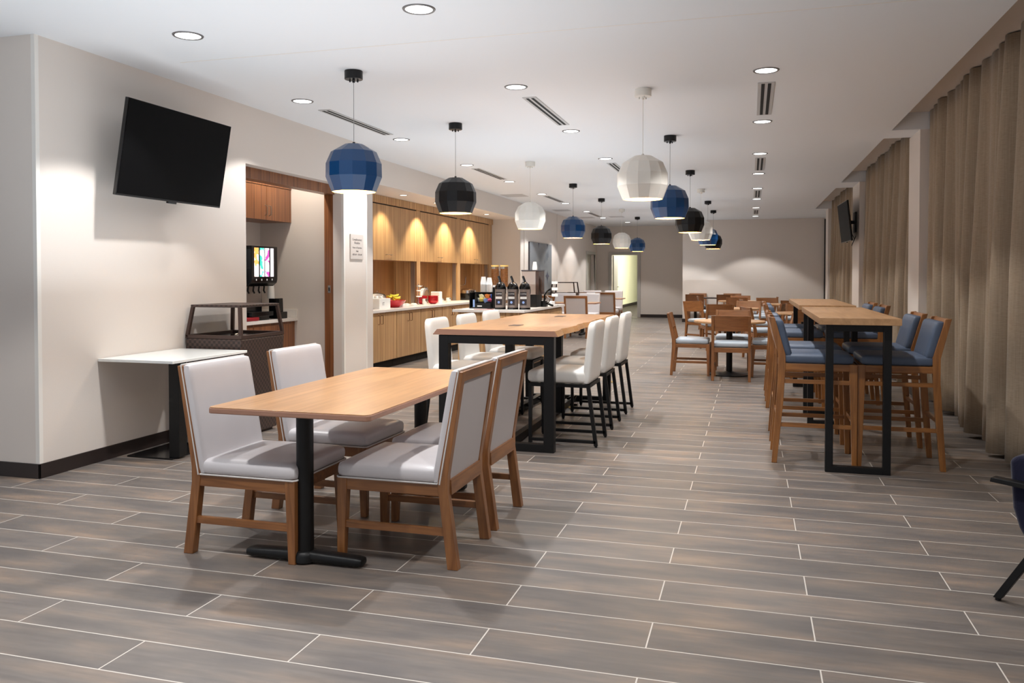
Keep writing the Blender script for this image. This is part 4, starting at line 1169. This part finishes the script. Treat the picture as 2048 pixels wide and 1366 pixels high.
for i, (k, x, z, nm) in enumerate((('white', -3.80, 0.115, 'white'), ('cream', -3.76, 0.165, 'cream'), ('yellow', -3.745, 0.125, 'yellow'), ('orange', -3.66, 0.17, 'orange'), ('sky', -3.69, 0.118, 'pale blue'), ('pink', -3.635, 0.12, 'pink'), ('blue', -3.60, 0.175, 'bright blue'))):
    rr_ = random.Random(i); pk = MB()
    for q in range(5):
        cx, cyy, cz = x + rr_.uniform(-0.018, 0.018), 11.36 + rr_.uniform(-0.03, 0.03), IZ + z + rr_.uniform(-0.012, 0.012)
        a = rr_.uniform(-0.6, 0.6); b = rr_.uniform(-0.5, 0.5)
        mt = Matrix.Translation((cx, cyy, cz)) @ Matrix.Rotation(a, 4, 'Y') @ Matrix.Rotation(b + 0.6, 4, 'X')
        bb_ = MB().rbox((0, 0, 0), (0.022, 0.006, 0.03), 0.004, 3); pk.add([mt @ Vector(p) for p in bb_.v], bb_.f)
    o = pk.build('sugar_packets', M['pk_' + k], None); o['kind'] = 'stuff'
    tag(o, 'small heap of %s sugar packets in the black caddy' % nm, 'sugar packets')
o = MB().box(-3.86, 11.255, IZ + 0.022, -3.83, 11.275, IZ + 0.13).build('stir_stick_box', M['pk_sky'], None, 0.002)
tag(o, 'slim pale blue carton of stir sticks in the left slot of the caddy', 'carton')
mg = MB().box(-3.95, 11.05, IZ, -3.60, 11.13, IZ + 0.006).build('leaflet', M['paper'], None); tag(mg, 'flat white leaflet lying before the black caddy', 'leaflet')
mg = MB().box(-3.76, 11.0, IZ, -3.47, 11.045, IZ + 0.006).build('red_leaflet', M['red2'], None); tag(mg, 'narrow red strip lying on the island counter in front of the caddy', 'leaflet')
# cups
cup = MB().lathe([(0.030, 0.105), (0.034, 0.10), (0.045, 0.004), (0.045, 0.0)], 20, cap0=True, cap1=True)


def cup_stack(x, y, z, n, label, step=0.016, base=0.045, seed=0):
    t = thing('cup_stack', label, 'cups', (x, y, z))
    h = 0.0
    for k in range(n):
        c = MB().lathe([(base * 0.68, 0.10 + h), (base, 0.006 + h), (base * 1.03, 0.005 + h), (base * 1.03, h)], 20, cap0=True, cap1=True)
        c.build('paper_cup', M['paper'], t); h += step
    return t


cup_stack(-3.765, 11.46, IZ + 0.236, 9, 'taller inverted stack of white paper cups on the caddy, left one', 0.0155)
cup_stack(-3.675, 11.46, IZ + 0.236, 8, 'second inverted stack of white paper cups on the caddy, right of the tallest', 0.016)
cup_stack(-3.60, 11.47, IZ + 0.236, 1, 'single short white paper cup on the caddy beside the black holder', 0.03, 0.032)
# cereal dispenser
ce = thing('cereal_dispenser', 'clear cereal dispenser with golden flakes behind the coffee pots', 'cereal dispenser', (-3.90, 12.7, IZ))
MB().box(-0.16, -0.12, 0, 0.15, 0.12, 0.03).box(-0.02, 0.05, 0.03, 0.02, 0.1, 0.55).box(-0.13, -0.04, 0.24, 0.14, 0.05, 0.27).build('stand', M['steel'], ce, 0.003)
for x in (-0.075, 0.08):
    c_ = MB().lathe([(0.062, 0.29), (0.062, 0.62)], 24, (x, 0, 0), cap0=True, cap1=True).build('hopper', M['glass'], ce)
    MB().lathe([(0.057, 0.295), (0.057, 0.585)], 20, (x, 0, 0), cap0=True, cap1=True).build('flakes', M['cereal'], c_)['kind'] = 'stuff'
    MB().lathe([(0.066, 0.62), (0.066, 0.645)], 24, (x, 0, 0), cap0=True, cap1=True).build('lid', M['gold'], ce)
    MB().lathe([(0.03, 0.18), (0.05, 0.24), (0.062, 0.29)], 20, (x, 0, 0), cap0=True).build('chute', M['steel'], ce)
# coffee brewer
cb = thing('coffee_brewer', 'tall steel coffee brewer with black lower half behind the airpots', 'coffee machine', (-3.19, 12.1, IZ))
MB().box(-0.13, -0.16, 0.19, 0.09, 0.2, 0.545).build('body', M['potsteel'], cb, 0.008)
MB().box(-0.135, -0.165, 0.545, 0.14, 0.205, 0.56).build('top_cover', M['plate'], cb, 0.002)
MB().box(0.09, -0.16, 0.19, 0.135, 0.2, 0.545).build('front_panel', M['bronze'], cb, 0.004)
MB().box(-0.05, -0.15, 0.0, 0.10, 0.19, 0.19).build('base', M['black'], cb, 0.004)
MB().tube([(0.13, -0.08, 0.46), (0.15, -0.08, 0.40), (0.15, -0.08, 0.26), (0.17, -0.08, 0.20)], 0.015, 8).build('spout', M['bronze'], cb)
cup_stack(-3.155, 12.1, IZ + 0.561, 3, 'small white cup stack on top of the coffee brewer', 0.012, 0.038)
# spout dispenser, card stand, napkins
jd = thing('syrup_dispenser', 'small black and chrome pump dispenser right of the coffee brewer', 'dispenser', (-3.03, 12.2, IZ))
MB().box(-0.04, -0.06, 0, 0.04, 0.06, 0.09).build('base', M['blackgloss'], jd, 0.005)
MB().tube([(0, 0, 0.08), (0.0, 0.02, 0.18), (0.05, 0.0, 0.24), (0.10, -0.02, 0.27)], 0.013, 10).build('pump_arm', M['blackgloss'], jd)
MB().tube([(0.03, 0, 0.06), (0.10, -0.01, 0.03), (0.14, -0.02, 0.02)], 0.016, 10).build('grip', M['blackgloss'], jd)
MB().tube([(0.02, -0.03, 0.10), (0.05, -0.03, 0.16), (0.10, -0.02, 0.12), (0.06, -0.02, 0.05)], 0.009, 8).build('tap', M['chrome'], jd)
cs2 = thing('card_stand', 'tiered clear stand with white cards behind the pump dispenser', 'card stand', (-3.03, 12.9, IZ))
MB().box(-0.003, -0.01, 0, 0.003, 0.01, 0.40).box(-0.05, -0.04, 0, 0.05, 0.04, 0.006).build('pole', M['chrome'], cs2)
for z in (0.14, 0.24, 0.34):
    MB().box(-0.05, -0.012, z, 0.05, -0.008, z + 0.045).build('card', M['paper'], cs2)
np_ = MB().box(-3.14, 12.62, IZ, -3.01, 12.79, IZ + 0.07).build('napkin_stack', M['paper'], None, 0.004)
tag(np_, 'stack of folded white napkins near the far edge of the island', 'napkins')
jr = thing('glass_jar', 'small clear glass jar left of the folded napkins', 'jar', (-3.16, 12.48, IZ))
MB().lathe([(0.035, 0.0), (0.038, 0.07), (0.03, 0.09)], 20, cap0=True).build('jar_body', M['glass'], jr)
MB().lathe([(0.031, 0.09), (0.031, 0.10)], 20, cap0=True, cap1=True).build('lid', M['steel'], jr)

# things on the buffet counter
BZ = 0.88
nb = thing('white_box', 'open white box of wrapped supplies at the near end of the buffet counter', 'box', (-5.42, 11.42, BZ))
MB().box(-0.12, -0.20, 0, 0.10, 0.19, 0.155).build('carton', M['paper'], nb, 0.003)
text_mesh('lettering', 'FT', 0.07, M['ink'], nb, (0.101, -0.06, 0.05), (pi / 2, 0, pi / 2))
w_ = MB(); rr_ = random.Random(3)
for q in range(10):
    w_.rbox((rr_.uniform(-0.08, 0.06), rr_.uniform(-0.16, 0.15), 0.165 + rr_.uniform(-0.005, 0.012)), (0.02, 0.03, 0.015), 0.01, 3)
w_.build('wrapped_supplies', M['paper'], nb)['kind'] = 'stuff'
bw = MB().lathe([(0.0, 0.0), (0.085, 0.0), (0.10, 0.006), (0.17, 0.06), (0.205, 0.115), (0.198, 0.115), (0.16, 0.06), (0.09, 0.012), (0, 0.012)], 36, (-5.42, 11.93, BZ)).build('fruit_bowl', M['red'], None)
tag(bw, 'wide red bowl holding bananas on the buffet counter', 'bowl')
rr_ = random.Random(11)
where = ['lying leftmost', 'on top at the left', 'across the middle', 'on top at the right', 'lying rightmost', 'at the back of the pile']
for i, (dy, dx, z, a) in enumerate(((-0.09, 0.05, 0.115, 0.3), (-0.08, -0.02, 0.16, 0.1), (0.0, 0.06, 0.14, -0.2), (0.05, 0.0, 0.175, -0.35), (0.10, 0.04, 0.13, 0.15), (0.0, -0.07, 0.15, 0.0))):
    pts = []
    L_ = 0.10
    bn = MB(); n = 9; k = 7; vv = []
    for q in range(n + 1):
        t = q / n * 2 - 1; r = 0.019 * (1 - abs(t) ** 4) + 0.004
        cyp = t * L_; czp = 0.03 * t * t
        for m_ in range(k):
            an = 2 * pi * m_ / k; vv.append((r * cos(an), cyp, czp + r * sin(an)))
    ff = [(q * k + m_, q * k + (m_ + 1) % k, (q + 1) * k + (m_ + 1) % k, (q + 1) * k + m_) for q in range(n) for m_ in range(k)]
    mt = Matrix.Translation((-5.42 + dx, 11.93 + dy, BZ + z)) @ Matrix.Rotation(a, 4, 'Z')
    bn.add([mt @ Vector(p) for p in vv], ff, True)
    o = bn.build('banana', M['banana'], None); tag(o, 'yellow-green banana %s in the red bowl' % where[i], 'banana', 'bananas in the red bowl')
gd = thing('glass_dome', 'clear glass cover on a footed stand behind the bananas', 'glass cover', (-5.82, 12.2, BZ))
MB().lathe([(0.18, 0.06), (0.175, 0.12), (0.12, 0.2), (0.0, 0.235)], 32).build('dome', M['glass'], gd)
MB().lathe([(0.012, 0.235), (0.018, 0.25), (0, 0.265)], 14, cap0=True).build('knob', M['glass'], gd)
MB().lathe([(0.07, 0), (0.02, 0.02), (0.02, 0.05), (0.19, 0.055), (0.19, 0.062), (0, 0.062)], 32, cap0=True).build('stand', M['steel'], gd)


def stack_bowls(x, y, n, label, r=0.10):
    t = thing('bowl_stack', label, 'bowls', (x, y, BZ), 0, 'stacked red bowls')
    for k in range(n):
        z = k * 0.027
        MB().lathe([(0.0, z), (r * 0.45, z), (r * 0.86, z + 0.03), (r * 0.9, z + 0.055), (r * 1.04, z + 0.058), (r * 1.04, z + 0.064), (r * 0.86, z + 0.06), (r * 0.76, z + 0.034), (0, z + 0.008)], 28).build('bowl', M['red'], t)
    return t


stack_bowls(-5.40, 13.58, 4, 'front stack of red bowls on the middle of the buffet counter')
stack_bowls(-5.55, 13.45, 4, 'rear stack of red bowls half behind the front stack', 0.09)
gj = thing('lidded_jar', 'clear round jar with a lid standing behind the red bowls', 'jar', (-5.72, 13.95, BZ))
MB().lathe([(0.08, 0.0), (0.09, 0.05), (0.09, 0.22), (0.06, 0.27)], 24, cap0=True).build('jar_body', M['glass'], gj)
MB().lathe([(0.062, 0.27), (0.062, 0.285), (0.01, 0.29), (0.01, 0.31), (0, 0.31)], 24, cap0=True).build('lid', M['chrome'], gj)
wb = MB().box(-5.55, 13.84, BZ, -5.38, 13.98, BZ + 0.21).build('white_canister', M['paper'], None, 0.01); tag(wb, 'plain white square canister right of the red bowls', 'canister')
for i, (x, y, r, h, lab) in enumerate(((-5.36, 12.18, 0.05, 0.035, 'small steel dish right of the fruit bowl'), (-5.38, 12.36, 0.06, 0.045, 'small steel dish of packets in front of the glass cover'), (-5.36, 12.62, 0.055, 0.04, 'small steel dish beside the first cabinet upright'), (-5.42, 13.24, 0.05, 0.1, 'small steel cup left of the red bowls'), (-5.44, 14.1, 0.045, 0.08, 'small steel cup of spoons right of the white canister'), (-5.44, 14.45, 0.05, 0.085, 'small steel cup farthest right on the middle of the counter'))):
    t = thing('condiment_dish', lab, 'dish', (x, y, BZ), 0, 'small steel dishes on the buffet')
    MB().lathe([(0, 0), (r * 0.8, 0), (r, h), (r * 0.92, h), (r * 0.7, 0.006), (0, 0.006)], 20).build('dish_body', M['chrome'], t)
    f = MB()
    for q in range(4): f.rbox((r * 0.4 * cos(q * 1.7), r * 0.4 * sin(q * 1.7), h * 0.9), (0.014, 0.018, 0.01), 0.005, 3)
    f.build('contents', M['paper'], t)['kind'] = 'stuff'
rk = thing('utensil_rack', 'chrome tiered rack just right of the first cabinet upright', 'rack', (-5.52, 13.2, BZ))
MB().tube([(0, 0, 0), (0, 0, 0.36)], 0.006).tube([(0, -0.08, 0.34), (0, 0.0, 0.30), (0, 0.08, 0.26)], 0.004).build('pole', M['chrome'], rk)
for z in (0.12, 0.22, 0.30): MB().lathe([(0, z), (0.05, z + 0.01), (0.06, z + 0.03)], 16, (0.0, 0.03, 0)).build('tier', M['chrome'], rk)
fa = thing('faucet_arm', 'thin chrome swing arm on the back wall of the farthest buffet bay', 'faucet', (-6.08, 16.6, 1.23))
MB().tube([(0, -0.55, 0.03), (0.06, -0.55, 0.0), (0.08, -0.3, -0.05), (0.08, 0.2, -0.06), (0.06, 0.42, -0.04), (0.06, 0.46, 0.12)], 0.012, 8).build('arm', M['chrome'], fa)
MB().blob((0.03, -0.55, 0.03), (0.04, 0.04, 0.04), 12, 8).build('joint', M['chrome'], fa)
wf = thing('waffle_maker', 'low black and chrome appliance in the farthest buffet bay', 'appliance', (-5.6, 16.0, BZ))
MB().lathe([(0.16, 0), (0.17, 0.08), (0.17, 0.14)], 28, cap0=True, cap1=True).build('base', M['blackgloss'], wf)
MB().lathe([(0.175, 0.14), (0.17, 0.2), (0.10, 0.235), (0, 0.24)], 28, cap0=True).build('cover', M['chrome'], wf)
MB().tube([(0.1, -0.1, 0.17), (0.2, -0.2, 0.17)], 0.015).build('handle', M['blackgloss'], wf)

# ------------------------------------------------------------------ navy armchair at the right edge
ac = thing('armchair', 'navy upholstered lounge chair with black wooden arms at the right edge of the picture', 'armchair', (1.032, 3.86, 0), radians(-35))
prof = []
for x, z in ((-0.02, 0.60), (0.01, 0.625), (0.10, 0.63), (0.15, 0.60), (0.17, 0.40), (0.62, 0.40), (0.64, 0.36), (0.60, 0.26), (0.15, 0.225), (0.06, 0.25), (0.02, 0.32), (-0.005, 0.40)): prof.append((x, z))
MB().prism(prof, 0.07, 0.66, 'y').build('seat_shell', M['navy'], ac, 0.03, 4)
MB().rbox((0.40, 0.365, 0.425), (0.24, 0.26, 0.05), 0.04, 8, 0.01).build('seat_cushion', M['navy'], ac)
for y in (0.02, 0.67):
    MB().prism([(-0.075, 0.505), (-0.07, 0.525), (0.66, 0.500), (0.66, 0.475)], y, y + 0.05, 'y').build('armrest', M['black'], ac, 0.003)
    for a, b in ((-0.045, 0.10), (0.66, 0.56)):
        lg = MB().taper((a - 0.014, y + 0.005, a + 0.018, y + 0.04), 0.012, (b - 0.014, y + 0.005, b + 0.02, y + 0.04), 0.26)
        lg.cyl((a + 0.002, y + 0.022), 0.012, 0, 0.013, 12)
        lg.build('leg', M['black'], ac, 0.002)
    MB().taper((0.08, y + 0.005, 0.12, y + 0.04), 0.25, (0.07, y + 0.005, 0.10, y + 0.04), 0.50).build('arm_post', M['black'], ac, 0.002)
o = MB().rbox((1.33, 3.98, 0.70), (0.05, 0.2, 0.2), 0.05, 8, 0, lambda q: (q.x + 0.0, q.y, q.z)).build('throw_cushion', M['cushion'], None)
tag(o, 'beige woven cushion resting in the navy lounge chair', 'cushion')
